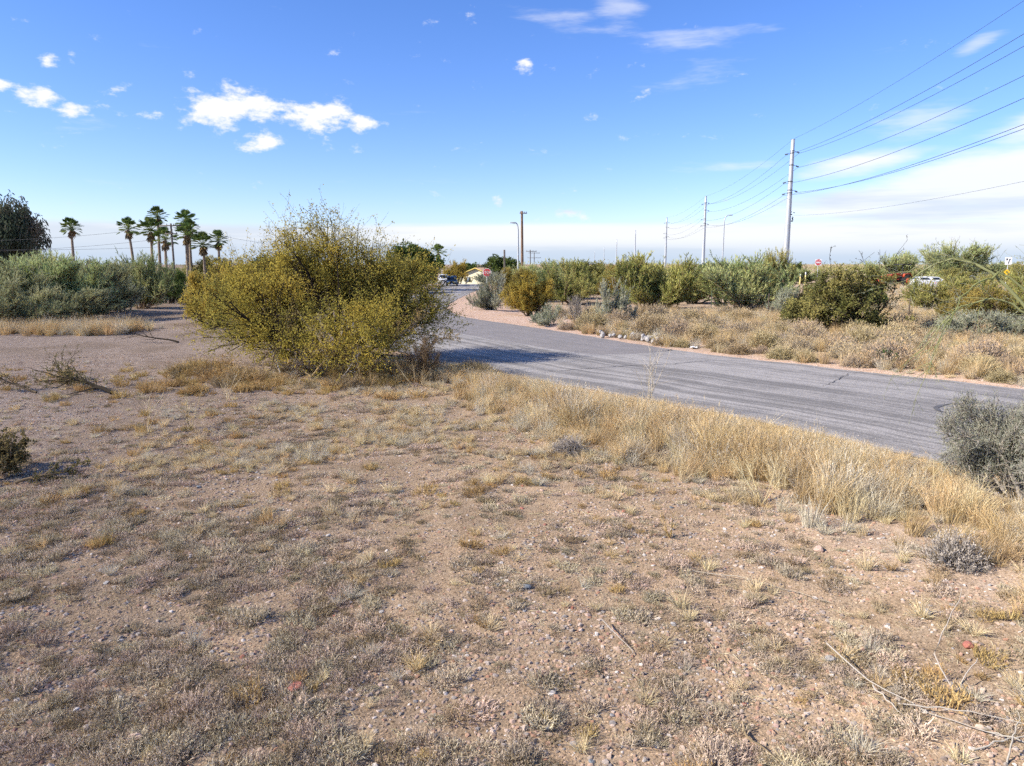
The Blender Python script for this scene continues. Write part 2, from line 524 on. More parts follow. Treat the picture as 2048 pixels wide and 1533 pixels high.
def blades(b, rng, pos, dirs, L, W, bend, c):
    """grass blade: quad + tip triangle, bending over"""
    n = len(pos)
    d = nrm(dirs)
    L = np.broadcast_to(L, (n,))[:, None]
    W = np.broadcast_to(W, (n,))[:, None]
    side = nrm(np.cross(d, rng.normal(size=(n, 3))))
    out = nrm(d * np.array([1, 1, 0]) + rng.normal(size=(n, 3)) * np.array([.5, .5, 0]))
    bd = np.broadcast_to(bend, (n,))[:, None]
    m = pos + d * L * .5 + out * L * bd * .22
    t = pos + d * L * (1 - bd * .15) + out * L * bd * .85 - np.array([0, 0, 1.]) * L * bd * .30
    V = np.stack([pos - side * W, pos + side * W, m + side * W * .8, m - side * W * .8, t], 1).reshape(-1, 3)
    i = np.arange(n)[:, None] * 5
    b.add(V, i + np.array([[0, 1, 2, 3]]), c)
    b.v.append(np.zeros((0, 3), np.float32))
    b.f.append((i + np.array([[3, 2, 4]])) + (b.n - n * 5))
    b.c.append(np.broadcast_to(np.asarray(c, np.float32), (n,)))
    return b


def pline(rng, p0, d0, L, S, wander, up, droop=0.0):
    """N polylines: start p0, direction d0, length L, S points; up bends skyward, droop bends down towards the tip"""
    n = len(p0)
    P = np.empty((n, S, 3))
    P[:, 0] = p0
    d = nrm(d0)
    st = (np.broadcast_to(L, (n,)) / (S - 1))[:, None]
    for i in range(1, S):
        P[:, i] = P[:, i - 1] + d * st
        d = nrm(d + rng.normal(size=(n, 3)) * wander + np.array([0, 0, 1.]) * (up - droop * i / S))
    return P


def sprout(rng, P, R, per, t0, t1, ang, angv=.25):
    """points and directions for children along the parents"""
    N, S, _ = P.shape
    t = rng.uniform(t0, t1, (N, per)) * (S - 1)
    i = np.clip(t.astype(int), 0, S - 2)
    f = (t - i)[..., None]
    r = np.arange(N)[:, None]
    pos = P[r, i] * (1 - f) + P[r, i + 1] * f
    tan = nrm(P[r, i + 1] - P[r, i])
    perp = nrm(np.cross(tan, rng.normal(size=tan.shape)))
    a = ang + rng.normal(size=(N, per, 1)) * angv
    d = tan * np.cos(a) + perp * np.sin(a)
    rad_ = R[r, i] * (1 - f[..., 0]) + R[r, i + 1] * f[..., 0]
    return pos.reshape(-1, 3), d.reshape(-1, 3), rad_.ravel(), (t / (S - 1)).ravel()


def taper(n, S, r0, r1):
    return np.broadcast_to(np.asarray(r0, float).reshape(-1, 1), (n, 1)) * np.linspace(1, r1, S)[None]


# value noise for placement
_lat = np.random.RandomState(5).rand(256, 256)


def vn(x, y):
    x = np.asarray(x, float)
    y = np.asarray(y, float)
    xi = np.floor(x).astype(int)
    yi = np.floor(y).astype(int)
    fx = x - xi
    fy = y - yi
    fx = fx * fx * (3 - 2 * fx)
    fy = fy * fy * (3 - 2 * fy)
    a = _lat[xi % 256, yi % 256]
    b = _lat[(xi + 1) % 256, yi % 256]
    c = _lat[xi % 256, (yi + 1) % 256]
    d = _lat[(xi + 1) % 256, (yi + 1) % 256]
    return (a * (1 - fx) + b * fx) * (1 - fy) + (c * (1 - fx) + d * fx) * fy


def fbm(x, y, o=4):
    r, a, t = 0, 1, 0
    for i in range(o):
        r = r + a * vn(x * 2 ** i + 17 * i, y * 2 ** i + 31 * i)
        t += a
        a *= .5
    return r / t


def sst(x, a, b):
    t = np.clip((np.asarray(x, float) - a) / (b - a), 0, 1)
    return t * t * (3 - 2 * t)


# ------------------------------------------------------------------ road geometry
EDGE_N = np.array([(22, -5), (16, 3), (12.5, 7.5), (9.1, 12.2), (7.4, 15.1), (6, 17.5), (3.9, 19.8), (2, 22.1), (.4, 23.8), (-1.2, 25.8), (-2.9, 28.0), (-6, 32.5),
                   (-9, 38), (-11.2, 45), (-12.3, 54), (-12.6, 65), (-12.2, 80), (-11.9, 100), (-12.6, 125), (-14, 150), (-17, 175), (-22, 200), (-30, 225)], float)
EDGE_F = np.array([(31, 2), (25, 9.5), (20, 15.8), (15.8, 21.9), (14.2, 23.9), (12.4, 25.8), (9.7, 28.8), (7.2, 32.0), (5.6, 35.0), (4.0, 38.0), (1.7, 42.8), (-1.0, 47.2),
                   (-3.4, 51.5), (-5.0, 57), (-5.9, 64), (-6.1, 75), (-5.8, 89), (-5.2, 105), (-5.2, 125), (-6, 150), (-9, 175), (-14, 200), (-22, 225)], float)


def resample(E, n):
    # smooth (Chaikin) then even steps
    for _ in range(3):
        q = E[:-1] * .75 + E[1:] * .25
        r = E[:-1] * .25 + E[1:] * .75
        E = np.concatenate([E[:1], np.stack([q, r], 1).reshape(-1, 2), E[-1:]])
    s = np.concatenate([[0], np.cumsum(np.linalg.norm(np.diff(E, axis=0), axis=1))])
    t = np.linspace(0, s[-1], n)
    return np.stack([np.interp(t, s, E[:, 0]), np.interp(t, s, E[:, 1])], 1)


NR = 520
RN, RF = resample(EDGE_N, NR), resample(EDGE_F, NR)
ROAD_POLY = np.concatenate([RN[::4], RF[::-4]])


def in_poly(x, y, poly):
    x = np.asarray(x, float)
    y = np.asarray(y, float)
    r = np.zeros(x.shape, bool)
    px, py = poly[:, 0], poly[:, 1]
    j = len(poly) - 1
    for i in range(len(poly)):
        if py[i] != py[j]:
            hit = ((py[i] > y) != (py[j] > y)) & (x < (px[j] - px[i]) * (y - py[i]) / (py[j] - py[i]) + px[i])
            r ^= hit
        j = i
    return r


def dist_poly(x, y, E):
    x = np.asarray(x, float)
    y = np.asarray(y, float)
    best = np.full(x.shape, 1e9)
    for a, b in zip(E[:-1], E[1:]):
        d = b - a
        t = np.clip(((x - a[0]) * d[0] + (y - a[1]) * d[1]) / (d @ d), 0, 1)
        best = np.minimum(best, np.hypot(x - a[0] - t * d[0], y - a[1] - t * d[1]))
    return best


def road_sd_exact(x, y):
    d = np.minimum(dist_poly(x, y, EDGE_SN), dist_poly(x, y, EDGE_SF))
    return np.where(in_poly(x, y, ROAD_POLY), -d, d)


EDGE_SN, EDGE_SF = RN[::9], RF[::9]
_GX, _GY, _GS = -60.0, -12.0, 0.4
_gx, _gy = np.meshgrid(_GX + _GS * np.arange(301), _GY + _GS * np.arange(620))
_SDG = road_sd_exact(_gx, _gy)


def road_sd(x, y):
    """signed distance to the road: negative on the asphalt (looked up from a table)"""
    fx = np.clip((np.asarray(x, float) - _GX) / _GS, 0, 299.999)
    fy = np.clip((np.asarray(y, float) - _GY) / _GS, 0, 618.999)
    i, j = fx.astype(int), fy.astype(int)
    a, b = fx - i, fy - j
    return (_SDG[j, i] * (1 - a) + _SDG[j, i + 1] * a) * (1 - b) + (_SDG[j + 1, i] * (1 - a) + _SDG[j + 1, i + 1] * a) * b


def hroll(x, y):
    """large shape of the land"""
    z = 0.9 * sst(y, 55, 95) * sst(x, 12, 38)
    z = z - 1.5 * sst(y, 135, 185) * sst(x, 12, -2)
    return z


def height(x, y, sd=None, micro=True):
    x = np.asarray(x, float)
    y = np.asarray(y, float)
    if sd is None:
        sd = road_sd(x, y)
    far = 1 - sst(np.hypot(x, y), 60, 160)
    z = (fbm(x / 7 + 40, y / 7 + 40, 3) - .5) * .35 * far
    z = z + .16 * np.exp(-((sd - 2.6) / 1.8) ** 2) * far
    if micro:
        z = z + (fbm(x / .9 + 9, y / .9 + 70, 4) - .5) * .10 * (1 - sst(np.hypot(x, y), 25, 60))
    w = sst(sd, .1, 2.2)
    z = z * w - .05 * (1 - sst(sd, -.3, .5)) - .012
    return z + hroll(x, y)


def H(x, y):
    return float(height(np.array([x]), np.array([y]))[0])


# ------------------------------------------------------------------ ground
def ground():
    def axis(lo, hi, step, far_lo, far_hi, gr):
        a = list(np.arange(lo, hi + 1e-6, step))
        s = step
        while a[-1] < far_hi:
            s *= gr
            a.append(a[-1] + s)
        s = step
        while a[0] > far_lo:
            s *= gr
            a.insert(0, a[0] - s)
        return np.array(a)
    xs = axis(-16, 14, .14, -5000, 5000, 1.10)
    ys = axis(3, 26, .14, -3000, 7000, 1.08)
    X, Y = np.meshgrid(xs, ys)
    sd = road_sd(X, Y)
    Z = height(X, Y, sd)
    nx, ny = len(xs), len(ys)
    i = np.arange(nx * ny).reshape(ny, nx)
    q = np.stack([i[:-1, :-1], i[:-1, 1:], i[1:, 1:], i[1:, :-1]], -1).reshape(-1, 4)
    b = Buf().add(np.stack([X, Y, Z], -1).reshape(-1, 3), q)
    me = b.mesh('ground', 'desert_soil', True)
    # where the bare gravel lot, the pale dirt shoulder and the straw litter lie
    wob = (fbm(X / 2.5, Y / 2.5, 3) - .5) * 3
    lot = sst(X + wob * .8, -6.5, -9.5) * sst(Y + wob, 15, 19) * (1 - .0 * Y)
    lot = np.maximum(lot, .8 * sst(X + wob * .8, -5.2, -8) * sst(Y + wob, 10, 14))
    lot = np.maximum(lot, .55 * sst(X + wob, -9, -6) * sst(Y + wob, 31, 33))
    right_pale = sst(X * 1.0 - (10.2 - Y) * .4 + wob * .25, 3.4, 4.6) * sst(Y, 11, 9.5) * .55
    lot = np.clip(np.maximum(lot, right_pale), 0, 1)
    dirt = sst(sd, 1.7, .2) * (sd > -.5) * (Y > 20) * (X > -8) * .8
    bulge = in_poly(X, Y, np.array([(-6.3, 76), (-3.2, 77), (-.5, 62), (3.2, 54), (4.2, 46), (6, 36), (0, 44), (-4, 51), (-6, 62)]))
    dirt = np.clip(np.maximum(dirt, bulge), 0, 1)
    dry = np.exp(-(((X + 6.2) / 4.6) ** 2 + ((Y - 23.2) / 2.2) ** 2)) + .8 * sst(sd, 4, 1) * (sd > 0) * (Y < 27) * (X < 12)
    dry = np.clip(dry + .5 * sst(fbm(X / 3 + 5, Y / 3, 3), .52, .65) * sst(Y, 12, 15) * sst(X, -8, -5), 0, 1) * (Y < 60)
    for nm, a in (('track', lot), ('dirt', dirt), ('dry', dry)):
        at = me.attributes.new(nm, 'FLOAT', 'POINT')
        at.data.foreach_set('value', np.clip(a, 0, 1).ravel().astype(np.float32))
    o = obj('ground', me)
    tag(o, 'stony tan desert ground with sparse dry plants', 'ground', kind='structure')
    return o


GROUND = ground()


def strip(name, A, B, cols, material, lift, edge_noise, seed):
    rng = np.random.RandomState(seed)
    n = len(A)
    dirv = nrm(B - A)
    j = np.cumsum(rng.normal(size=(n, 2)) * .03, 0)
    j = (fbm(np.arange(n) * .23, np.zeros(n) + seed, 4) - .5)
    k = (fbm(np.arange(n) * .27, np.zeros(n) + seed + 9, 4) - .5)
    A = A + dirv * (j * edge_noise)[:, None]
    B = B + dirv * (k * edge_noise)[:, None]
    w = np.linspace(0, 1, cols)
    XY = A[:, None] * (1 - w)[None, :, None] + B[:, None] * w[None, :, None]
    mid = (A + B) / 2
    s = np.concatenate([[0], np.cumsum(np.linalg.norm(np.diff(mid, axis=0), axis=1))])
    Z = hroll(XY[..., 0], XY[..., 1]) + lift + .03 * np.sin(w * pi)[None]
    i = np.arange(n * cols).reshape(n, cols)
    q = np.stack([i[:-1, :-1], i[:-1, 1:], i[1:, 1:], i[1:, :-1]], -1).reshape(-1, 4)
    b = Buf().add(np.concatenate([XY, Z[..., None]], -1).reshape(-1, 3), q)
    me = b.mesh(name, material, True)
    uvl = me.uv_layers.new(name='UVMap')
    wid = np.linalg.norm(B - A, axis=1)
    U = np.stack([w[None] * 9.5 + np.zeros((n, 1)), np.broadcast_to(s[:, None], (n, cols))], -1).reshape(-1, 2)
    li = np.empty(len(me.loops), np.int32)
    me.loops.foreach_get('vertex_index', li)
    uvl.data.foreach_set('uv', U[li].astype(np.float32).ravel())
    return obj(name, me)


road = strip('road', RN, RF, 14, 'chip_seal', -.022, .7, 3)
tag(road, 'weathered grey chip-seal road with dark tyre streaks curving away', 'road', kind='structure')


def apron():
    lowb = np.array([(-11.4, 62), (-10.4, 54), (-8.6, 47.5), (-5.4, 41.5), (-3.7, 38.6), (-.6, 33.7), (1.2, 31.3), (2.95, 29.2), (4.6, 29.7), (6.9, 31.4)], float)
    lb = resample(lowb, 120)
    m = (RF[:, 1] > 31.8) & (RF[:, 1] < 62)
    up = RF[m][::-1]
    up = resample(up, 120)
    up = up + nrm(lb - up) * .05
    Z = hroll(lb[:, 0], lb[:, 1])
    o = strip('asphalt_apron', lb, up, 10, 'dark_asphalt', -.006, .25, 8)
    tag(o, 'darker brown-grey asphalt patch along the far side of the road', 'asphalt', kind='structure')


apron()


def ribbon(name, pts, w, material, z, parent, seed=0, jit=0.0):
    rng = np.random.RandomState(seed)
    P = np.array(pts, float)
    s = np.concatenate([[0], np.cumsum(np.linalg.norm(np.diff(P, axis=0), axis=1))])
    n = max(8, int(s[-1] / .15))
    t = np.linspace(0, s[-1], n)
    Q = np.stack([np.interp(t, s, P[:, 0]), np.interp(t, s, P[:, 1])], 1)
    Q += rng.normal(size=Q.shape) * jit
    T = nrm(np.gradient(Q, axis=0))
    Nn = np.stack([-T[:, 1], T[:, 0]], 1)
    ww = (w * (.5 + rng.rand(n)) * np.sin(np.linspace(.15, pi - .15, n)) ** .4)[:, None] / 2
    V = np.concatenate([Q - Nn * ww, Q + Nn * ww])
    V = np.concatenate([V, np.full((2 * n, 1), z)], 1)
    i = np.arange(n - 1)
    q = np.stack([i, i + 1, i + 1 + n, i + n], 1)
    return obj(name, Buf().add(V, q).mesh(name, material), parent)


ribbon('crack', [(1.0, 25.0), (2.6, 25.8), (4.4, 26.6), (6.0, 27.0), (8.0, 28.2), (10.5, 27.6)], .035, 'tar', .016, road, 1, .03)
ribbon('crack', [(9.8, 22.0), (11.8, 24.6), (12.6, 25.2)], .025, 'tar', .016, road, 2, .03)
ribbon('tyre_mark', [(11.3, 17.9), (11.15, 18.2), (11.3, 18.6), (11.7, 19.0), (12.2, 19.25)], .10, 'skid_rubber', .02, road, 3, .01)


# ------------------------------------------------------------------ instancing of ground cover (stuff)
ARCH = {}


def archetypes(key, meshes):
    c = bpy.data.collections.new('source_' + key)
    for i, me in enumerate(meshes):
        o = bpy.data.objects.new('source_%s_%02d' % (key, i), me)
        c.objects.link(o)
    ARCH[key] = (c, len(meshes))


def scatter(name, key, pts, rot, scl, label, cat, parent=None, seed=0):
    c, k = ARCH[key]
    n = len(pts)
    rng = np.random.RandomState(seed + 77)
    me = bpy.data.meshes.new(name)
    me.vertices.add(n)
    me.vertices.foreach_set('co', np.asarray(pts, np.float32).ravel())
    a = me.attributes.new('rot', 'FLOAT_VECTOR', 'POINT')
    a.data.foreach_set('vector', np.asarray(rot, np.float32).ravel())
    a = me.attributes.new('scl', 'FLOAT_VECTOR', 'POINT')
    a.data.foreach_set('vector', np.asarray(scl, np.float32).ravel())
    a = me.attributes.new('pick', 'INT', 'POINT')
    a.data.foreach_set('value', rng.randint(0, k, n).astype(np.int32))
    o = obj(name, me, parent)
    ng = bpy.data.node_groups.new(name, 'GeometryNodeTree')
    ng.interface.new_socket('Geometry', in_out='INPUT', socket_type='NodeSocketGeometry')
    ng.interface.new_socket('Geometry', in_out='OUTPUT', socket_type='NodeSocketGeometry')
    gi = ng.nodes.new('NodeGroupInput')
    go = ng.nodes.new('NodeGroupOutput')
    ci = ng.nodes.new('GeometryNodeCollectionInfo')
    ci.inputs['Collection'].default_value = c
    ci.inputs['Separate Children'].default_value = True
    ci.inputs['Reset Children'].default_value = True
    ip = ng.nodes.new('GeometryNodeInstanceOnPoints')
    ip.inputs['Pick Instance'].default_value = True

    def attr(nm, ty):
        nd = ng.nodes.new('GeometryNodeInputNamedAttribute')
        nd.data_type = ty
        nd.inputs['Name'].default_value = nm
        return nd.outputs[0]
    L = ng.links.new
    L(gi.outputs[0], ip.inputs['Points'])
    L(ci.outputs[0], ip.inputs['Instance'])
    L(attr('pick', 'INT'), ip.inputs['Instance Index'])
    L(attr('rot', 'FLOAT_VECTOR'), ip.inputs['Rotation'])
    L(attr('scl', 'FLOAT_VECTOR'), ip.inputs['Scale'])
    L(ip.outputs[0], go.inputs[0])
    md = o.modifiers.new('scatter', 'NODES')
    md.node_group = ng
    o['kind'] = 'stuff'
    if parent is None:
        tag(o, label, cat, kind='stuff')
    return o


def frustum_points(rng, n, y0, y1, power=1.0, wide=.80, pad=1.2):
    """points on the ground in the wedge ahead; power 1 = density falling as 1/distance"""
    u = rng.rand(n)
    if power == 1:
        y = y0 + (y1 - y0) * u
    else:
        y = (y0 ** power + (y1 ** power - y0 ** power) * u) ** (1 / power)
    x = rng.uniform(-1, 1, n) * (wide * y + pad)
    return x, y


def put(x, y, rng, smin, smax, tilt=.12, sink=0.0, zs=(.8, 1.2), power=1.0):
    z = height(x, y)
    n = len(x)
    rot = np.stack([rng.normal(size=n) * tilt, rng.normal(size=n) * tilt, rng.uniform(0, 2 * pi, n)], 1)
    s = smin + (smax - smin) * rng.rand(n) ** power
    scl = np.stack([s, s, s * rng.uniform(zs[0], zs[1], n)], 1)
    return np.stack([x, y, z - sink * s], 1), rot, scl


# pebbles ---------------------------------------------------------------
def stone_mesh(name, seed, material, sub=2, flat=.62, rough=.22):
    import bmesh
    rng = np.random.RandomState(seed)
    bm = bmesh.new()
    bmesh.ops.create_icosphere(bm, subdivisions=sub, radius=.5)
    cuts = nrm(rng.normal(size=(7, 3)))
    off = rng.uniform(.24, .42, 7)
    for v in bm.verts:
        p = np.array(v.co)
        for cdir, o_ in zip(cuts, off):
            k = p @ cdir - o_
            if k > 0:
                p = p - cdir * k * .85
        p = p * (1 + rng.normal() * rough * .12)
        p = p * np.array([1, rng.uniform(.98, 1.02) * .78, flat])
        v.co = p
    me = bpy.data.meshes.new(name)
    bm.to_mesh(me)
    bm.free()
    me.materials.append(MATS[material])
    return me


archetypes('pebble', [stone_mesh('pebble_%d' % i, 20 + i, 'pebbles', 1) for i in range(6)])
rng = np.random.RandomState(11)
x, y = frustum_points(rng, 150000, 4.3, 30, 1.0)
sd = road_sd(x, y)
m = (sd > .05) | ((sd > -.9) & (rng.rand(len(x)) < .25 * np.exp(sd * 3)))
dens = .3 + .7 * sst(fbm(x / 1.3, y / 1.3, 3), .40, .58)
m &= rng.rand(len(x)) < dens
x, y = x[m], y[m]
pts, rot, scl = put(x, y, rng, .018, .085, .4, .04, (.8, 1.2), 2.3)
on = road_sd(x, y) < .02
pts[on, 2] = -.016
scl[on] *= .6
scatter('gravel', 'pebble', pts, rot, scl, 'loose multicoloured gravel', 'gravel', GROUND)
# the largest stones, each its own piece of the ground
SM = [stone_mesh('stone_%d' % i, 50 + i, ['rock_pink', 'rock_grey', 'rock_white', 'rock_pink', 'rock_red', 'rock_slate'][i], 2) for i in range(6)]
x, y = frustum_points(rng, 300, 4.6, 13, 1.0, .74, 0)
for i in range(300):
    if road_sd(np.array([x[i]]), np.array([y[i]]))[0] < .2:
        x[i] = -abs(x[i])
    s = .035 + .06 * rng.rand() ** 2.5
    o = obj('stone', SM[rng.choice(6, p=[.34, .2, .16, .16, .07, .07])], GROUND, (x[i], y[i], H(x[i], y[i]) + s * .06), (rng.normal() * .25, rng.normal() * .25, rng.rand() * 6.3), (s, s, s * rng.uniform(.7, 1)))


# low plants ------------------------------------------------------------
def mat_plant(name, seed, material, n=150, w=.0042, h=.6, spread=1.0):
    """a flat cushion of fine dead twigs, radius about 1, height h"""
    rng = np.random.RandomState(seed)
    b = Buf()
    a = rng.uniform(0, 2 * pi, n)
    r = np.sqrt(rng.rand(n)) * .75
    base = np.stack([np.cos(a) * r, np.sin(a) * r, np.zeros(n) - .03], 1)
    d = np.stack([np.cos(a) * r * .9, np.sin(a) * r * .9, .55 + .5 * rng.rand(n)], 1) + rng.normal(size=(n, 3)) * .28
    L = h * rng.uniform(.45, 1.1, n)
    P = pline(rng, base, d, L, 3, .3, .05)
    R = taper(n, 3, w * rng.uniform(.8, 1.6, n), .6)
    cb = np.clip(rng.normal(.5, .22, n), 0, 1)
    # flat ribbons instead of tubes
    T = nrm(P[:, 2] - P[:, 0])
    sd_ = nrm(np.cross(T, rng.normal(size=(n, 3)))) * (w * 4.5)
    V = np.stack([P[:, 0] - sd_, P[:, 0] + sd_, P[:, 1] + sd_, P[:, 1] - sd_, P[:, 2]], 1).reshape(-1, 3)
    i = np.arange(n)[:, None] * 5
    b.add(V, i + np.array([[0, 1, 2, 3]]), cb)
    b.add(V, i + np.array([[3, 2, 4]]), np.clip(cb + .12, 0, 1))
    # side twiglets and seed heads
    k = 3
    pos, d2, _, t = sprout(rng, P, R, k, .35, 1, .8)
    leaves(b, rng, pos, d2 + np.array([0, 0, .3]), rng.uniform(.08, .2, n * k) * h * 1.6, w * 3.6, np.clip(np.repeat(cb, k) + rng.normal(size=n * k) * .12 + .1, 0, 1))
    return b.mesh(name, material)


def litter_mesh(name, seed):
    """a few straws lying flat within unit radius"""
    rng = np.random.RandomState(seed)
    n = 11
    b = Buf()
    pos = np.stack([rng.uniform(-1, 1, n), rng.uniform(-1, 1, n), rng.uniform(.02, .12, n)], 1)
    a = rng.uniform(0, 2 * pi, n)
    d = np.stack([np.cos(a), np.sin(a), rng.normal(size=n) * .12], 1)
    P = pline(rng, pos, d, rng.uniform(.4, 1.5, n), 4, .12, 0)
    tubes(b, P, taper(n, 4, .022, .6), 3, rng.rand(n))
    return b.mesh(name, 'straw')


def tuft(name, seed, material, n, spread, bend, w, base_r=.12, lmin=.45, heads=0, clo=0., chi=1.):
    """grass tuft of unit height"""
    rng = np.random.RandomState(seed)
    b = Buf()
    a = rng.uniform(0, 2 * pi, n)
    r = np.sqrt(rng.rand(n)) * base_r
    base = np.stack([np.cos(a) * r, np.sin(a) * r, np.zeros(n) - .02], 1)
    d = np.stack([np.cos(a), np.sin(a), np.zeros(n)], 1) * (rng.rand(n) ** .7 * spread)[:, None] + np.array([0, 0, 1.]) + rng.normal(size=(n, 3)) * .1
    L = rng.uniform(lmin, 1.05, n)
    c = clo + (chi - clo) * np.clip(rng.normal(.5, .24, n), 0, 1)
    blades(b, rng, base, d, L, w * rng.uniform(.6, 1.3, n), bend * rng.uniform(.2, 1.3, n), c)
    if heads:
        k = rng.choice(n, heads, replace=False)
        dd = nrm(d[k])
        tip = base[k] + dd * (L[k] * .95)[:, None]
        for q in range(5):
            leaves(b, rng, tip - dd * (.035 * q), dd + rng.normal(size=(heads, 3)) * .35, .07, .006, np.clip(c[k] + .1, 0, 1))
    return b.mesh(name, material)


archetypes('mat', [mat_plant('cushion_%d' % i, 100 + i, 'mat_grey', 150, .0045, .55 + .12 * (i % 3)) for i in range(5)]
           + [mat_plant('cushion_brown_%d' % i, 130 + i, 'mat_brown', 140, .0045, .5) for i in range(2)]
           + [mat_plant('cushion_olive_%d' % i, 120 + i, 'mat_olive', 140, .0045, .45) for i in range(2)])
archetypes('short', [tuft('short_%d' % i, 140 + i, ['straw', 'straw', 'straw_white', 'straw_gold'][i], 120, .9, .5, .009, .18) for i in range(4)])
archetypes('tall', [tuft('tall_%d' % i, 160 + i, ['straw_gold', 'straw_gold', 'straw', 'straw_gold', 'straw_white'][i], 135, .40, .42, .0046, .17, .35, 9) for i in range(5)])
archetypes('litter', [litter_mesh('litter_%d' % i, 200 + i) for i in range(4)])
archetypes('rust', [mat_plant('rust_%d' % i, 180 + i, 'weed_rust', 110, .005, .8) for i in range(2)])
archetypes('under', [mat_plant('under_%d' % i, 184 + i, ['weed_rust', 'mat_brown', 'leaf_dry'][i], 170, .0035, .95) for i in range(3)] + [tuft('under_g_%d' % i, 188 + i, 'straw_gold', 90, .6, .6, .006, .2, .4, 0) for i in range(2)])
archetypes('stem', [tuft('stem_%d' % i, 190 + i, ['straw_white', 'straw'][i], 9, .5, .5, .0035, .05, .5) for i in range(2)])

# cushions of dead grey forbs
rng = np.random.RandomState(21)
x, y = frustum_points(rng, 36000, 4.2, 24, 1.0)
sd = road_sd(x, y)
nz = fbm(x / .9 + 3, y / .9 + 8, 3)
keep = sst(nz, .40, .58) * (sd > .6)
keep *= 1 - .75 * sst(x - .25 * (9 - y), 2.9, 4.2) * (y < 10.5)      # barer stony corner
keep *= 1 - .8 * sst(x, -5.2, -8) * sst(y, 11, 14)                   # gravel lot
keep *= 1 - .55 * sst(y, 14, 19)
big = sst(fbm(x / 3.5 + 12, y / 3.5 + 3, 3), .36, .56)
m = rng.rand(len(x)) < keep * (.38 + .80 * big) + .05 * (sd > .6)
p, r, s = put(x[m], y[m], rng, .03, .19, .15, .05, (.6, 1.15), 2.0)
scatter('dead_forb_cover', 'mat', p, r, s, 'mat of small grey dead forbs covering the near ground', 'ground cover')

# loose straw lying about
x, y = frustum_points(rng, 3200, 4.2, 22, 1.0)
sd = road_sd(x, y)
m = (sd > .4) & (rng.rand(len(x)) < .2 + .7 * sst(fbm(x / 1.5 + 70, y / 1.5, 3), .42, .58))
p, r, s = put(x[m], y[m], rng, .05, .13, .1, 0, (.8, 1.2))
scatter('straw_litter', 'litter', p, r, s, 'loose bits of straw lying over the near ground', 'litter')

# short straw tufts
x, y = frustum_points(rng, 22000, 4.2, 27, 1.0)
sd = road_sd(x, y)
zone = sst(y, 11.6, 14.5) * sst(x, -8.8, -5.8) * 1.15 + .06 + .16 * sst(x, -8, -6) * sst(y, 9, 12) + .07 * sst(y, 14, 18)
zone = zone + .5 * np.exp(-((sd - 3.2) / .8) ** 2) * (y < 24)
zone *= sst(fbm(x / 1.1 + 33, y / 1.1, 3), .40, .56) * (sd > .35)
m = rng.rand(len(x)) < zone
p, r, s = put(x[m], y[m], rng, .09, .30, .18, .02, (.7, 1.2), 1.4)
scatter('short_dry_grass', 'short', p, r, s, 'short pale dry grass tufts dotted over the ground', 'grass')

# tall golden grass along the near edge of the road
n = 26000
x = rng.uniform(-4, 12, n)
y = rng.uniform(5.5, 26, n)
ok = np.abs(x) < .82 * y + 1.5
x, y = x[ok], y[ok]
sd = road_sd(x, y)
nearside = ~in_poly(x, y, np.concatenate([RN[:], [(60, 200), (60, -5)]]))
INNER = np.array([(-2.4, 24.5), (-1.3, 21.6), (.3, 16.8), (2.2, 13.9), (3.9, 12.2), (4.7, 10.3), (5.3, 9.0), (5.8, 7.6), (6.3, 5.5), (14, 4), (24, -5)], float)
inside = in_poly(x, y, np.concatenate([INNER, RN[:190]]))
di = dist_poly(x, y, INNER[:9])
wv = fbm(x / 1.4 + 50, y / 1.4 + 2, 3)
dens = np.where(inside, .25 + .75 * sst(di + (wv - .5) * 2.2, .0, 1.2), .35 * sst(di, .9, .1)) * sst(sd, .1, .4) * (.35 + .65 * sst(wv, .36, .50)) * sst(y, 26.5, 24) * sst(y, 5.5, 7)
dens *= 1 - .55 * sst(y, 12.5, 10.5)
bare = np.exp(-(((x - 7.7) / 1.25) ** 2 + ((y - 11.4) / .85) ** 2))
clear = np.exp(-(((x - 8.2) / 1.3) ** 2 + ((y - 10.2) / 1.1) ** 2))
m = nearside & (rng.rand(len(x)) < dens * (1 - .95 * bare) * (1 - .85 * clear) * .62)
hgt = np.clip(.12 + .19 * sd[m], .18, .92) * (.62 + .38 * sst(np.where(inside[m], di[m], -.3), -.2, .7)) * (.75 + .5 * wv[m]) * (1 - .25 * sst(y[m], 11, 9))
p, r, s = put(x[m], y[m], rng, .6, 1.2, .16, .0, (.7, 1.2), 1)
s = s * hgt[:, None] * np.array([1.0, 1.0, 1.0])
TALL = (p, r, s)
scatter('tall_dry_grass', 'tall', p, r, s, 'tall golden dry grass standing along the near road edge', 'grass')
# long single stems poking out
m2 = nearside & (sd > .3) & (sd < 4.5) & (rng.rand(len(x)) < .02) & (y < 25)
p, r, s = put(x[m2], y[m2], rng, .4, 1.05, .2, 0, (.8, 1.2))
scatter('bent_grass_stems', 'stem', p, r, s, 'long bent pale stems scattered through the roadside grass', 'grass')
# rusty weeds
x, y = frustum_points(rng, 2600, 4.5, 26, 1.0)
sd = road_sd(x, y)
q = .22 * sst(fbm(x / 2 + 90, y / 2, 3), .48, .6) + 1.0 * np.exp(-(((x + 7.5) / 3.4) ** 2 + ((y - 22) / 1.7) ** 2)) + .6 * np.exp(-(((x + 6.9) / 2.0) ** 2 + ((y - 16.2) / 1.6) ** 2))
m = (rng.rand(len(x)) < q) & (sd > .5)
p, r, s = put(x[m], y[m], rng, .07, .22, .2, .02, (.8, 1.3), 1.6)
s[p[:, 1] > 19.5] *= 1.7
scatter('rusty_weed_cover', 'rust', p, r, s, 'rust-brown dead weeds scattered between the grass', 'weeds')
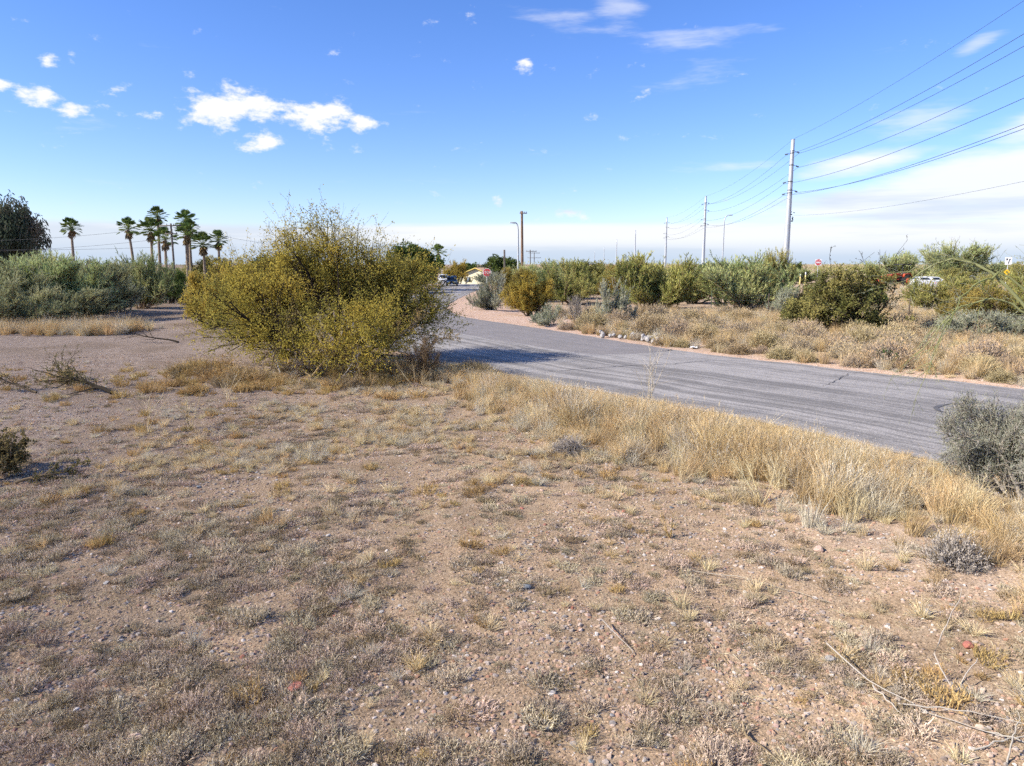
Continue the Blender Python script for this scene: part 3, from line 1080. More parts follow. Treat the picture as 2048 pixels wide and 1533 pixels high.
# dry understory in front of the big mesquite
n = 520
x = rng.uniform(-11.5, -.8, n)
y = 23.6 + rng.normal(size=n) * .75 + .02 * (x + 6) ** 2
m = fbm(x / 1.2 + 4, y / 1.2 + 44, 3) > .43
p, r, s = put(x[m], y[m], rng, .18, .55, .2, .02, (.8, 1.3), 1.6)
scatter('dry_understory', 'under', p, r, s, 'tangle of brown dry weeds and grass under the big mesquite', 'weeds')
# straw strip at the far left and verge beyond the road
n = 52000
x = rng.uniform(-40, 62, n)
y = rng.uniform(20, 90, n)
ok = np.abs(x) < .80 * y + 2
x, y = x[ok], y[ok]
sd = road_sd(x, y)
farside = in_poly(x, y, np.concatenate([RF[:], [(200, 225), (200, 2)]]))
wv = fbm(x / 3 + 7, y / 3 + 61, 3)
d1 = farside * sst(sd, .3, 1.0) * np.maximum(sst(y - x * .1, 58, 50), .8 * sst(y - x * .95, 50, 42) * (x > 20)) * (.25 + .75 * sst(wv, .40, .56)) * (1 - sst(-x, -4, -1) * sst(y, 40, 43))
d2 = np.exp(-(((x + 24) / 6.0) ** 4 + ((y - 40.5) / 1.9) ** 4)) * sst(x, -20.5, -22.5)
m = rng.rand(len(x)) < np.clip(d1 * .5 + d2 * 2.0, 0, 1)
p, r, s = put(x[m], y[m], rng, .5, .95, .12, 0, (.8, 1.2))
s[p[:, 0] < -15] *= 1.2
scatter('far_dry_grass', 'tall', p, r, s, 'golden dry grass filling the verge beyond the road', 'grass')



# ------------------------------------------------------------------ the big foreground mesquite
def crown_tree(seed, env, stems, L0, r0, counts, leaf, lean=(0, 0), twig_c=.5, up=(.05, .03, .02), angs=(.75, .7, .75), lens=(.5, .5, .5), open_spot=None, wander=.16, spread=1.0,
               gap=(.42, .5), leafdroop=0.0, whisk=0.0, jit=.02, thin=None, cvar=.2, hs=1.1, gs=.9):
    """branching shrub: returns (wood Buf, foliage Buf). env(p) -> bool keeps what lies inside the crown.
    leaf = (per twig, length, width)"""
    rng = np.random.RandomState(seed)
    wood, fol = Buf(), Buf()
    a = np.linspace(0, 2 * pi, stems, endpoint=False) + rng.normal(size=stems) * .25
    inc = np.clip(rng.permutation(np.linspace(.12, 1.25, stems)) * spread, 0, 1.5)
    d0 = np.stack([np.cos(a) * np.sin(inc), np.sin(a) * np.sin(inc), np.cos(inc)], 1) + np.array([lean[0], lean[1], 0])
    base = np.stack([np.cos(a) * r0 * 1.2, np.sin(a) * r0 * 1.2, np.full(stems, -.15)], 1)
    P0 = pline(rng, base, d0, L0 * rng.uniform(.75, 1.1, stems), 9, wander, up[0])
    R0 = taper(stems, 9, r0 * rng.uniform(.6, 1.1, stems), .18)
    tubes(wood, P0, R0, 6, rng.rand(stems))
    P, R = P0, R0
    prevL = L0
    for lv, n in enumerate(counts):
        pos, d, r, t = sprout(rng, P, R, n, .18 if lv == 0 else .12, 1.0, angs[lv])
        L = prevL * lens[lv] * rng.uniform(.45, 1.15, len(pos)) * (1.15 - .5 * t)
        d = d + np.array([0, 0, .12])
        S = 6 if lv == 0 else 5 if lv == 1 else 3
        Q = pline(rng, pos, d, L, S, .2, up[min(lv, 2)], leafdroop)
        k = (env(Q[:, -1]) & env(Q[:, 1])) if lv == 0 else env(Q[:, 1])
        if thin is not None and lv >= 1:
            k &= rng.rand(len(Q)) < np.interp(Q[:, -1, 2], thin[0], thin[1])
        k &= Q[:, -1, 2] > .12
        if lv >= 1:
            gz = fbm(Q[:, 2, 0] / gs + seed, Q[:, 2, 2] / gs + Q[:, 2, 1] * .5 / gs, 3)
            k &= rng.rand(len(gz)) < .25 + .75 * sst(gz, gap[0], gap[1])
        Q, r = Q[k], r[k]
        rr = np.clip(r * .55, .0035, 1)
        R2 = taper(len(Q), S, rr, .45)
        tubes(wood, Q, R2, 4 if lv == 0 else 3, rng.rand(len(Q)))
        P, R = Q, R2
        prevL = prevL * lens[lv]
    if whisk:
        pos, d, r, t = sprout(rng, P, R, 1, .8, 1.0, .35)
        k = rng.rand(len(pos)) < whisk
        Q = pline(rng, pos[k], d[k] + np.array([0, 0, .25]), L0 * rng.uniform(.08, .2, k.sum()), 4, .2, .04)
        tubes(wood, Q, taper(len(Q), 4, .005, .5), 3, rng.rand(len(Q)))
        P = np.concatenate([P, Q[:, ::1][:, [0, 1, 3]]]) if P.shape[1] == 3 else P
        R = taper(len(P), 3, .004, .5)
    per, ll, lw = leaf
    pos, d, r, t = sprout(rng, P, R, per, .1, 1.05, .9)
    n = len(pos)
    hue = fbm(pos[:, 0] / hs + pos[:, 1] * .4 / hs + seed, pos[:, 2] / hs + pos[:, 1] * .3 / hs, 3)
    c = np.clip(.5 + (hue - .5) * 1.6 + rng.normal(size=n) * cvar, 0, 1)
    leaves(fol, rng, pos + rng.normal(size=(n, 3)) * jit, d + rng.normal(size=(n, 3)) * .5, ll * rng.uniform(.6, 1.4, n), lw * rng.uniform(.7, 1.3, n), c)
    return wood, fol


def env_dome(profile, ax, ay, seed, zlow=.15, amp=.22):
    """crown envelope: profile = [(r, ztop)...] with r a share of the half-width"""
    pr = np.array(profile, float)

    def f(p):
        ang = np.arctan2(p[:, 1] / ay, p[:, 0] / ax)
        r = np.hypot(p[:, 0] / ax, p[:, 1] / ay)
        wob = 1 + (vn(ang * 2.2 + 20 + seed, p[:, 2] * .8 + 9) - .5) * 2 * amp
        zt = np.interp(r / wob, pr[:, 0], pr[:, 1], right=-1)
        return (p[:, 2] < zt * (1 + (vn(p[:, 0] * 1.3 + 50, p[:, 1] * 1.3 + seed) - .5) * amp)) & (p[:, 2] > zlow)
    return f


prof = [(0, 5.8), (.16, 5.4), (.34, 4.7), (.55, 3.9), (.75, 3.3), (.95, 2.5), (1.08, 1.5), (1.14, .5)]
wood, fol = crown_tree(7, env_dome(prof, 5.5, 4.4, 1, .2, .34), 21, 5.5, .085, (17, 10, 8), (10, .078, .0185), lean=(-.05, 0), spread=1.16, wander=.11, gap=(.38, .50), leafdroop=.10, whisk=.25, jit=.05,
                       thin=([0, 3.0, 4.2, 5.2, 6.5], [1, 1, .8, .5, .35]), cvar=.11)
wood2, fol2 = None, None
t = thing('mesquite_tree', 'big spreading yellow-olive mesquite in the foreground left of the road', 'tree', (-6.7, 27.0, H(-6.7, 27.0)))
obj('trunk', wood.mesh('big_mesquite_wood', 'bark_dark'), t)
obj('crown', fol.mesh('big_mesquite_leaves', 'leaf_mesquite'), t)


# ------------------------------------------------------------------ shrub kinds (unit: about 2 wide, 1 high)
def broom_shrub(seed, n, per, w, spread=1.0, fuzz=.16):
    """palo-verde like bush of fine upright green twigs; footprint radius 1, height 1"""
    rng = np.random.RandomState(seed)
    wood, fol = Buf(), Buf()
    m = 16
    a = rng.uniform(0, 2 * pi, m)
    inc = rng.uniform(.2, 1.15, m) * spread
    d0 = np.stack([np.cos(a) * np.sin(inc), np.sin(a) * np.sin(inc), np.cos(inc) * .8], 1)
    P0 = pline(rng, np.zeros((m, 3)) + rng.normal(size=(m, 3)) * np.array([.1, .1, 0]), d0, rng.uniform(.6, .95, m), 6, .15, .05)
    R0 = taper(m, 6, .022, .35)
    tubes(wood, P0, R0, 4, rng.rand(m))
    pos, d, r, t = sprout(rng, P0, R0, n, .12, 1.0, .6, .3)
    ln = rng.uniform(.18, .42, len(pos))
    P1 = pline(rng, pos, d + np.array([0, 0, .35]), ln, 5, .18, .12)
    ok = (P1[:, -1, 2] > .02) & (np.hypot(P1[:, -1, 0], P1[:, -1, 1]) < 1.12) & (P1[:, -1, 2] < 1.08)
    gz = fbm(P1[:, 2, 0] * 3 + seed, P1[:, 2, 2] * 3 + P1[:, 2, 1] * 2, 3)
    ok &= rng.rand(len(gz)) < .2 + .8 * sst(gz, .38, .52)
    P1 = P1[ok]
    R1 = taper(len(P1), 5, .006, .5)
    tubes(wood, P1, R1, 3, rng.rand(len(P1)))
    pos, d, r, t = sprout(rng, P1, R1, per, .05, 1.05, .55, .3)
    k = len(pos)
    hue = fbm(pos[:, 0] * 2.5 + seed, pos[:, 2] * 2.5 + pos[:, 1] * 1.5, 3)
    c = np.clip(.5 + (hue - .5) * 1.6 + rng.normal(size=k) * .2, 0, 1)
    leaves(fol, rng, pos, d + np.array([0, 0, .35]) + rng.normal(size=(k, 3)) * fuzz, rng.uniform(.035, .10, k), w * rng.uniform(.6, 1.4, k), c)
    return wood, fol


def leafy_shrub(seed, stems, cnt, per, ll, lw, gap=(.40, .52), top=1.0):
    e = env_dome([(0, top), (.4, .93), (.7, .75), (.95, .5), (1.1, .2)], 1.0, 1.0, seed, .03, .25)
    return crown_tree(seed, e, stems, .95, .03, cnt, (per, ll, lw), spread=1.0, wander=.2, gap=gap, hs=.3, gs=.3)


def ball_tree(seed, nclump, per, ll, lw, tall=1.0, drape=0.0, trunk_r=.035, zc=.62):
    """tree with trunk, limbs and leaf clumps; height 1, half-width about .42"""
    rng = np.random.RandomState(seed)
    wood, fol = Buf(), Buf()
    P = pline(rng, np.array([[0, 0, -.03]]), np.array([[.03, 0, 1.]]), np.array([.75]), 8, .05, .1)
    tubes(wood, P, taper(1, 8, trunk_r, .35), 7, .5)
    lim, d, r, t = sprout(rng, P, taper(1, 8, trunk_r, .35), 14, .3, 1, .8)
    Pl = pline(rng, lim, d + np.array([0, 0, .3]), rng.uniform(.2, .38, 14), 6, .14, .08)
    tubes(wood, Pl, taper(14, 6, trunk_r * .4, .3), 4, .4)
    # clump centres in an uneven ellipsoid
    u = nrm(rng.normal(size=(nclump, 3)))
    rr = rng.rand(nclump) ** .45
    wob = 1 + (vn(u[:, 0] * 2 + seed, u[:, 2] * 2 + 5) - .5) * .6
    cen = u * (rr * wob)[:, None] * np.array([.42, .42, .36]) + np.array([0, 0, zc])
    cr = rng.uniform(.05, .11, nclump)
    k = nclump * per
    v = nrm(rng.normal(size=(k, 3))) * (rng.rand(k) ** .5)[:, None]
    pos = np.repeat(cen, per, 0) + v * np.repeat(cr, per)[:, None] * np.array([1, 1, 1 + drape * 2])
    dirs = v + rng.normal(size=(k, 3)) * .6 - np.array([0, 0, drape * 2])
    hue = np.repeat(rng.normal(.5, .2, nclump), per)
    leaves(fol, rng, pos, dirs, ll * rng.uniform(.6, 1.4, k), lw * rng.uniform(.7, 1.3, k), np.clip(hue + rng.normal(size=k) * .2, 0, 1))
    return wood, fol


KIND = {}


def kind(key, build, seeds, wood_m, fol_m):
    KIND[key] = []
    for sd_ in seeds:
        w, f = build(sd_)
        KIND[key].append((w.mesh(key + '_wood', wood_m), f.mesh(key + '_foliage', fol_m)))


kind('broom', lambda s: broom_shrub(s, 90, 32, .0052), (301, 302, 303), 'bark_brown', 'twig_green')
kind('broom2', lambda s: broom_shrub(s, 90, 32, .0054), (311, 312), 'bark_brown', 'twig_olive')
kind('sage', lambda s: broom_shrub(s, 80, 26, .0062, 1.1, .3), (321, 322), 'twig_grey', 'twig_sage')
kind('mesq', lambda s: leafy_shrub(s, 11, (11, 8, 6), 10, .034, .0085), (331, 332), 'bark_dark', 'leaf_mesquite')
kind('mesq2', lambda s: leafy_shrub(s, 12, (11, 8, 6), 11, .036, .009, (.38, .5)), (341,), 'bark_dark', 'leaf_olive')
kind('amber', lambda s: leafy_shrub(s, 11, (11, 9, 6), 9, .034, .0085), (351, 352), 'bark_brown', 'leaf_amber')
kind('creo', lambda s: leafy_shrub(s, 11, (11, 9, 6), 10, .032, .009), (361,), 'bark_dark', 'leaf_dark')
kind('bare', lambda s: leafy_shrub(s, 10, (11, 8, 6), 1, .03, .004), (371,), 'twig_grey', 'twig_grey')
for key in ('broom', 'broom2'):
    pass
KIND['greyleft'] = KIND['broom']


def shrub(x, y, w, h, key, label, rng, name='desert_shrub', cat='shrub', fol_m=None, wood_m=None, group=None):
    z = H(x, y)
    v = KIND[key][rng.randint(len(KIND[key]))]
    t = thing(name, label, cat, (x, y, z), rng.rand() * 6.3, group)
    s = (w / 2, w / 2, max(.3, h - hroll(x, y)))
    a = obj('stems', v[0], t, scale=s)
    b = obj('foliage', v[1], t, scale=s)
    for o_, m_ in ((a, wood_m), (b, fol_m)):
        if m_:
            o_.material_slots[0].link = 'OBJECT'
            o_.material_slots[0].material = MATS[m_]
    return t


SHRUBS = [
    (-1.6, 58.0, 3.1, 3.0, 'sage', 'grey-green shrub below the stop sign at the dirt corner'),
    (1.5, 51.0, 4.0, 3.3, 'mesq', 'yellow-green mesquite bush at the tip of the dirt shoulder'),
    (-0.2, 72.0, 4.3, 3.6, 'amber', 'amber-leaved bush just right of the stop sign'),
    (3.8, 78.0, 6.9, 3.7, 'broom', 'green broom-like bush behind the yellow-green mesquite at the dirt shoulder'),
    (5.9, 68.0, 5.7, 3.9, 'broom2', 'olive broom-like bush left of the large bright green bush beyond the road'),
    (10.9, 92.0, 8.4, 4.3, 'mesq2', 'yellowish bush rising behind the olive broom bush, before the thin far poles'),
    (11.7, 59.0, 7.7, 4.3, 'broom2', 'large bright green broom bush in the middle beyond the road'),
    (6.5, 46.0, 2.7, 2.7, 'sage', 'small blue-grey shrub in front of the large bright green broom bush'),
    (12.2, 74.0, 6.2, 4.2, 'amber', 'amber bush behind the large bright green broom bush, on its left'),
    (17.0, 68.0, 4.8, 3.7, 'mesq', 'yellow-brown bush in the gap between the two large green broom bushes'),
    (19.4, 60.0, 7.6, 4.5, 'broom', 'large soft green broom bush left of the tall steel pole'),
    (25.4, 70.0, 3.7, 4.8, 'broom2', 'tall green bush peak immediately left of the tall steel pole'),
    (27.4, 95.0, 8.0, 4.2, 'creo', 'dark green bush behind the gap left of the curved street light'),
    (19.8, 52.0, 2.2, 2.1, 'sage', 'low blue-grey shrub under the tall steel pole'),
    (4.2, 46.0, 1.9, 2.1, 'bare', 'dark leafless twiggy shrub beside the small blue-grey shrub'),
    (2.4, 44.5, 2.2, 1.3, 'sage', 'low grey-green shrub near the end of the dirt shoulder'),
    (19.5, 41.0, 6.0, 3.8, 'mesq2', 'dense olive mesquite with bare upper branches, right of the tall steel pole'),
    (33.5, 56.0, 5.2, 2.7, 'broom2', 'green bush right of the olive mesquite, below the orange tractor'),
    (57.5, 108.0, 7.3, 5.3, 'broom', 'feathery green bush behind the orange tractor'),
    (57.0, 92.0, 9.0, 6.2, 'broom', 'tall feathery bush with bare twigs behind the silver pickup'),
    (28.7, 44.0, 4.6, 2.7, 'amber', 'ochre bush below the silver pickup at the right'),
    (33.1, 47.0, 4.6, 2.9, 'broom2', 'green bush under the white arrow sign at the right edge'),
    (24.9, 36.0, 3.0, 1.5, 'sage', 'grey-green shrub low at the right edge above the verge'),
    (23.5, 37.0, 2.6, 1.4, 'sage', 'dark grey-green shrub beneath the ochre bush'),
    (44.0, 108.0, 6.3, 3.0, 'broom', 'bush under the do-not-enter sign'),
    (51.5, 130.0, 3.7, 4.3, 'creo', 'small dark bush just right of the tall steel pole'),
    (-32.5, 47.0, 6.9, 4.5, 'greyleft', 'big grey-green bush at the left frame edge'),
    (-30.8, 49.0, 6.5, 4.7, 'broom', 'big pale green bush second from the left frame edge'),
    (-29.6, 42.0, 5.0, 2.9, 'greyleft', 'dark grey twiggy bush low at the left frame edge'),
    (-28.8, 46.5, 6.2, 2.5, 'greyleft', 'dark blue-grey bush above the straw grass strip on the left'),
    (-31.0, 54.0, 5.7, 4.2, 'greyleft', 'grey-green bush in the middle of the left thicket'),
    (-31.0, 57.0, 5.2, 2.5, 'sage', 'low pale sage bush at the right foot of the left thicket'),
    (-32.1, 62.0, 5.2, 5.1, 'broom', 'tall rounded green bush before the palm cluster'),
    (-33.7, 70.0, 4.9, 3.8, 'creo', 'dark green bush at the right end of the left thicket'),
    (-34.3, 73.0, 3.6, 1.7, 'sage', 'small blue-grey bush at the far side of the gravel lot'),
    (-44.0, 66.0, 7.9, 5.1, 'broom', 'green bush at the back of the left thicket under the big dark tree'),
    (-42.5, 72.0, 8.6, 4.8, 'creo', 'dark bush at the back of the left thicket under the lone palm'),
    (-18.4, 44.0, 4.6, 4.2, 'mesq', 'yellow-olive mesquite behind the left shoulder of the big foreground mesquite'),
    (-21.5, 55.0, 5.0, 4.7, 'amber', 'amber mesquite further behind the big foreground mesquite'),
    (-14.8, 95.0, 6.4, 4.3, 'broom2', 'green bush at the roadside right behind the big foreground mesquite'),
    (-15.3, 112.0, 4.6, 3.2, 'creo', 'dark bush beside the parked vehicles, left of the far road'),
    (-12.4, 165.0, 6.3, 5.2, 'mesq', 'yellow-green bush behind the parked vehicles'),
    (-4.6, 140.0, 5.6, 2.2, 'sage', 'blue-grey bush in front of the house'),
    (-2.6, 118.0, 4.0, 1.9, 'sage', 'pale roadside bush right of the house bush, at the bend of the far road'),
    (-19.4, 170.0, 6.0, 5.4, 'amber', 'amber bush at the foot of the roadside palm'),
    (-51.8, 120.0, 6.8, 5.7, 'mesq2', 'olive bush under the two rightmost palms of the cluster'),
    (1.4, 85.0, 4.2, 3.6, 'broom', 'green bush at the foot of the wooden pole'),
    (8.0, 120.0, 7.6, 4.3, 'broom', 'far grey-green bush right of the wooden pole'),
    (28.7, 58.0, 3.7, 2.5, 'creo', 'dark bush behind the right side of the olive mesquite'),
    (24.9, 60.0, 3.4, 2.3, 'mesq2', 'low olive bush between the steel pole and the olive mesquite'),
]
rng = np.random.RandomState(404)
for x_, y_, w_, h_, k_, lab in SHRUBS:
    shrub(x_, y_, w_ * 1.28, h_ * (1.02 if x_ > -20 else .93), k_, lab, rng, fol_m='twig_greyleft' if k_ == 'greyleft' else None)
FILL = [('broom', 'soft green bush in the thicket beyond the wire fence', 'green thicket bushes'), ('broom2', 'olive-green bush in the thicket beyond the wire fence', 'olive thicket bushes'),
        ('mesq2', 'dull yellow-green leafy bush in the thicket beyond the wire fence', 'yellow-green thicket bushes')]
for i in range(38):
    y_ = rng.uniform(64, 118)
    x_ = rng.uniform(2.5 + .02 * y_, .74 * y_ + 3)
    if (abs(x_ / y_ - .54) < .06 and y_ < 112) or (abs(x_ / y_ - .425) < .04 and y_ < 106) or (x_ / y_ > .66 and y_ < 80):
        continue
    k_, lab, grp = FILL[i % 3]
    u_ = x_ / y_
    lab += ' ' + ('left of the large bright green bush' if u_ < .15 else 'between the two large broom bushes' if u_ < .30 else 'around the tall steel pole' if u_ < .46 else 'right of the orange tractor')
    lab = lab.replace(' in the thicket beyond the wire fence', ' beyond the wire fence')
    shrub(x_, y_, rng.uniform(4.5, 8), rng.uniform(2.7, 3.7) + float(hroll(np.array([x_]), np.array([y_]))[0]) * .6, k_, lab, rng, group=grp)
shrub(14.0, 26.4, 1.1, .75, 'creo', 'small bright green bush at the far road edge', rng, fol_m='leaf_green')
shrub(-2.9, 22.9, 2.0, 1.7, 'bare', 'brown dry bush at the right foot of the big foreground mesquite', rng, fol_m='leaf_dry', wood_m='bark_brown')


# bare upper branches on the olive mesquite and the tall feathery bush
def bare_top(x, y, z0, h, spread, label, seed, mat_='bark_dark', name='bare_branches'):
    rng = np.random.RandomState(seed)
    b = Buf()
    n = 7
    a = rng.uniform(0, 2 * pi, n)
    d = np.stack([np.cos(a) * spread, np.sin(a) * spread, np.ones(n)], 1)
    P = pline(rng, np.zeros((n, 3)) + rng.normal(size=(n, 3)) * np.array([.25, .25, 0]), d, h * rng.uniform(.6, 1.05, n), 9, .16, .03)
    R = taper(n, 9, .028, .25)
    tubes(b, P, R, 4, rng.rand(n))
    pos, d, r, t = sprout(rng, P, R, 9, .4, 1, .7)
    Q = pline(rng, pos, d, rng.uniform(.2, .7, len(pos)), 5, .2, .05)
    tubes(b, Q, taper(len(Q), 5, .01, .4), 3, rng.rand(len(Q)))
    pos, d, r, t = sprout(rng, Q, taper(len(Q), 5, .01, .4), 3, .3, 1, .8)
    leaves(b, rng, pos, d, .09, .022, .9)
    return b.mesh(name, mat_)


for o in COL.objects:
    lab = o.get('label', '')
    if lab.startswith('dense olive mesquite'):
        obj('bare_branches', bare_top(0, 0, 0, 5.4, .22, '', 5), o, (0.2, 0, .2), (0, 0, .4))
    if lab.startswith('tall feathery'):
        obj('bare_branches', bare_top(0, 0, 0, 6.8, .35, '', 6, 'bark_brown'), o, (0, 0, .2))


# brittlebush mounds in the verge beyond the road
def mound(seed):
    rng = np.random.RandomState(seed)
    b = Buf()
    n = 750
    a = rng.uniform(0, 2 * pi, n)
    inc = np.arccos(rng.rand(n)) * 1.05
    d = np.stack([np.cos(a) * np.sin(inc), np.sin(a) * np.sin(inc), np.cos(inc)], 1)
    P = pline(rng, d * rng.uniform(.1, .5, n)[:, None] * np.array([1, 1, .8]), d, rng.uniform(.4, .62, n), 4, .2, .08)
    tubes(b, P, taper(n, 4, .007, .5), 3, np.clip(rng.normal(.3, .15, n), 0, 1))
    pos, dd, r, t = sprout(rng, P, taper(n, 4, .006, .5), 5, .35, 1.05, .8)
    k = len(pos)
    leaves(b, rng, pos, dd + np.array([0, 0, .3]), rng.uniform(.05, .13, k), .011, np.clip(.35 + .45 * t + rng.normal(size=k) * .18, 0, 1))
    return b


MOUNDS = [(mound(501 + i).mesh('mound_grey_%d' % i, 'mound_grey')) for i in range(3)] + [(mound(511 + i).mesh('mound_gold_%d' % i, 'mound_gold')) for i in range(2)]
rng = np.random.RandomState(77)
place = []
tries = 0
while len(place) < 190 and tries < 20000:
    tries += 1
    x_ = rng.uniform(2, 32)
    y_ = rng.uniform(22, 52)
    if abs(x_) > .78 * y_ + 1:
        continue
    q = np.array([x_]), np.array([y_])
    if not in_poly(q[0], q[1], np.concatenate([RF, [(200, 225), (200, 2)]]))[0]:
        continue
    s_ = road_sd(*q)[0]
    if s_ < .75 or (x_ < 5 and y_ > 42):
        continue
    if s_ > 9 and rng.rand() < .6:
        continue
    r_ = rng.uniform(.5, 1.25) * (1 if s_ > 1.6 else .62)
    if any((x_ - a) ** 2 + (y_ - b) ** 2 < (.62 * (r_ + c)) ** 2 for a, b, c in place):
        continue
    place.append((x_, y_, r_))
for x_, y_, r_ in place:
    gold = rng.rand() < .5
    me = MOUNDS[rng.randint(3) if not gold else 3 + rng.randint(2)]
    o = obj('brittlebush', me, None, (x_, y_, H(x_, y_) - .05), (rng.normal() * .06, rng.normal() * .06, rng.rand() * 6.3), (r_, r_ * rng.uniform(.85, 1.15), r_ * rng.uniform(.85, 1.2)))
    u_ = x_ / y_
    if road_sd(np.array([x_]), np.array([y_]))[0] < 2.6:
        zone = 'at the far road edge '
    else:
        zone = 'set back beyond the road '
    zone += ('beside the grey rock heap' if u_ < .24 else 'below the large green broom bushes' if u_ < .38 else 'in front of the dense olive mesquite' if u_ < .54 else 'at the right end of the verge')
    kind_ = 'low golden dry bush ' if gold else 'low rounded grey bush '
    tag(o, kind_ + zone, 'shrub', ('golden dry bushes beyond the road' if gold else 'grey rounded bushes beyond the road'))

# small grey bushes on this side
for x_, y_, r_, lab, ki in [(1.1, 13.8, .38, 'small grey twiggy bush at the inner edge of the tall roadside grass', 0), (5.55, 8.45, .42, 'small grey bush with whitish leaves at the lower right grass edge', 1)]:
    o = obj('grey_bush', MOUNDS[ki], None, (x_, y_, H(x_, y_) - .03), (0, 0, 1.0), (r_, r_, r_ * 1.25))
    tag(o, lab, 'shrub')
    o.material_slots[0].link = 'OBJECT'
    o.material_slots[0].material = MATS['twig_grey']


# ------------------------------------------------------------------ palo verde at the right edge
def right_palo_verde():
    rng = np.random.RandomState(91)
    wood, fol = Buf(), Buf()
    base = np.array([9.4, 11.2, 0.0])
    limbs = [[(0, 0, 0), (-.3, .1, 1.5), (-.9, .2, 2.9), (-1.6, .35, 3.65), (-2.4, .5, 3.95), (-2.9, .55, 3.55)],
             [(0, 0, 0), (-.1, .3, 1.9), (-.6, .6, 3.2), (-1.3, .8, 3.75), (-1.9, .9, 3.9)],
             [(0, 0, 0), (.2, -.2, 1.8), (-.2, -.4, 3.2), (-.8, -.5, 3.7), (-1.3, -.5, 3.9)],
             [(-.9, .2, 2.9), (-1.6, .3, 3.3), (-2.2, .4, 3.1), (-2.75, .4, 2.3)],
             [(0, 0, 0), (.4, .3, 1.5), (.6, .6, 3.0), (.4, .8, 4.2)],
             [(-1.6, .35, 3.65), (-2.1, .2, 3.5), (-2.5, .1, 2.9), (-2.7, .1, 2.2)]]
    P = []
    for q in limbs:
        q = np.array(q, float)
        s_ = np.linspace(0, 1, len(q))
        t = np.linspace(0, 1, 14)
        c = np.stack([np.interp(t, s_, q[:, k]) for k in range(3)], 1)
        c[1:-1] = (c[:-2] + 2 * c[1:-1] + c[2:]) / 4
        P.append(c + rng.normal(size=c.shape) * .02)
    P = np.array(P)
    n = len(P)
    R = taper(n, 14, np.array([.04, .032, .03, .02, .03, .016]), .22)
    tubes(wood, P, R, 6, rng.rand(n))
    pos, d, r, t = sprout(rng, P, R, 13, .35, 1, .6)
    Q = pline(rng, pos, d + np.array([-.25, 0, 0]), rng.uniform(.3, 1.0, len(pos)), 7, .12, -.05, .08)
    R1 = taper(len(Q), 7, .0065, .35)
    tubes(wood, Q, R1, 3, rng.rand(len(Q)))
    pos, d, r, t = sprout(rng, Q, R1, 5, .3, 1, .6)
    S = pline(rng, pos, d, rng.uniform(.1, .4, len(pos)), 4, .2, -.02)
    tubes(fol, S, taper(len(S), 4, .003, .5), 3, np.clip(rng.normal(.5, .2, len(S)), 0, 1))
    pos, d, r, t = sprout(rng, S, taper(len(S), 4, .003, .5), 3, .1, 1, .8)
    leaves(fol, rng, pos, d, .04, .0045, np.clip(rng.normal(.55, .25, len(pos)), 0, 1))
    t_ = thing('palo_verde', 'palo verde with long thin arching green branches reaching in at the right edge', 'tree', tuple(base + np.array([0, 0, H(9.4, 11.2)])))
    obj('trunk', wood.mesh('palo_verde_wood', 'bark_green'), t_)
    obj('crown', fol.mesh('palo_verde_twigs', 'twig_sage'), t_)
    w, f = leafy_shrub(333, 16, (12, 9, 7), 7, .05, .0024, (.28, .40))
    x_, y_ = 8.4, 10.9
    t_ = thing('desert_shrub', 'dense grey-green twiggy bush at the right edge beside the road', 'shrub', (x_, y_, H(x_, y_)), .6)
    s_ = (1.55, 1.45, 2.1)
    obj('stems', w.mesh('edge_bush_wood', 'twig_grey'), t_, scale=s_)
    obj('foliage', f.mesh('edge_bush_twigs', 'twig_edge'), t_, scale=s_)


right_palo_verde()


# ------------------------------------------------------------------ dead wood and dry plants near the camera
def dead_limb(seed, L, r0, rise, nb, leafn, leaf_m, wood_m, curve=.12, wander=.18):
    rng = np.random.RandomState(seed)
    wood, fol = Buf(), Buf()
    P = pline(rng, np.array([[0, 0, r0]]), np.array([[1, 0, rise]]), np.array([L]), 10, curve, 0)
    P[..., 2] = np.maximum(P[..., 2], r0 * .6)
    R = taper(1, 10, r0, .25)
    tubes(wood, P, R, 6, .5)
    pos, d, r, t = sprout(rng, P, R, nb, .15, 1, .6)
    Q = pline(rng, pos, d + np.array([.3, 0, .12]), L * rng.uniform(.22, .55, nb), 7, wander, .0)
    Q[..., 2] = np.maximum(Q[..., 2], .02)
    R1 = taper(nb, 7, np.clip(r * .5, .004, .1), .3)
    tubes(wood, Q, R1, 4, rng.rand(nb))
    pos, d, r, t = sprout(rng, Q, R1, 8, .1, 1, .7)
    S = pline(rng, pos, d, L * rng.uniform(.06, .2, len(pos)), 5, .22, 0)
    S[..., 2] = np.maximum(S[..., 2], .015)
    R2 = taper(len(S), 5, .004, .5)
    tubes(wood, S, R2, 3, rng.rand(len(S)))
    if leafn:
        pos, d, r, t = sprout(rng, S, R2, leafn, .1, 1.05, .8)
        leaves(fol, rng, pos, d + rng.normal(size=(len(pos), 3)) * .4, rng.uniform(.03, .075, len(pos)), .013, np.clip(rng.normal(.5, .25, len(pos)), 0, 1))
    return wood.mesh('dead_wood_%d' % seed, wood_m), (fol.mesh('dead_leaves_%d' % seed, leaf_m) if leafn else None)


def dead(name, label, cat, x, y, rz, args, dz=0.0):
    t = thing(name, label, cat, (x, y, H(x, y) + dz), rz)
    w, f = dead_limb(*args)
    obj('limb', w, t)
    if f:
        obj('dry_leaves', f, t)
    return t


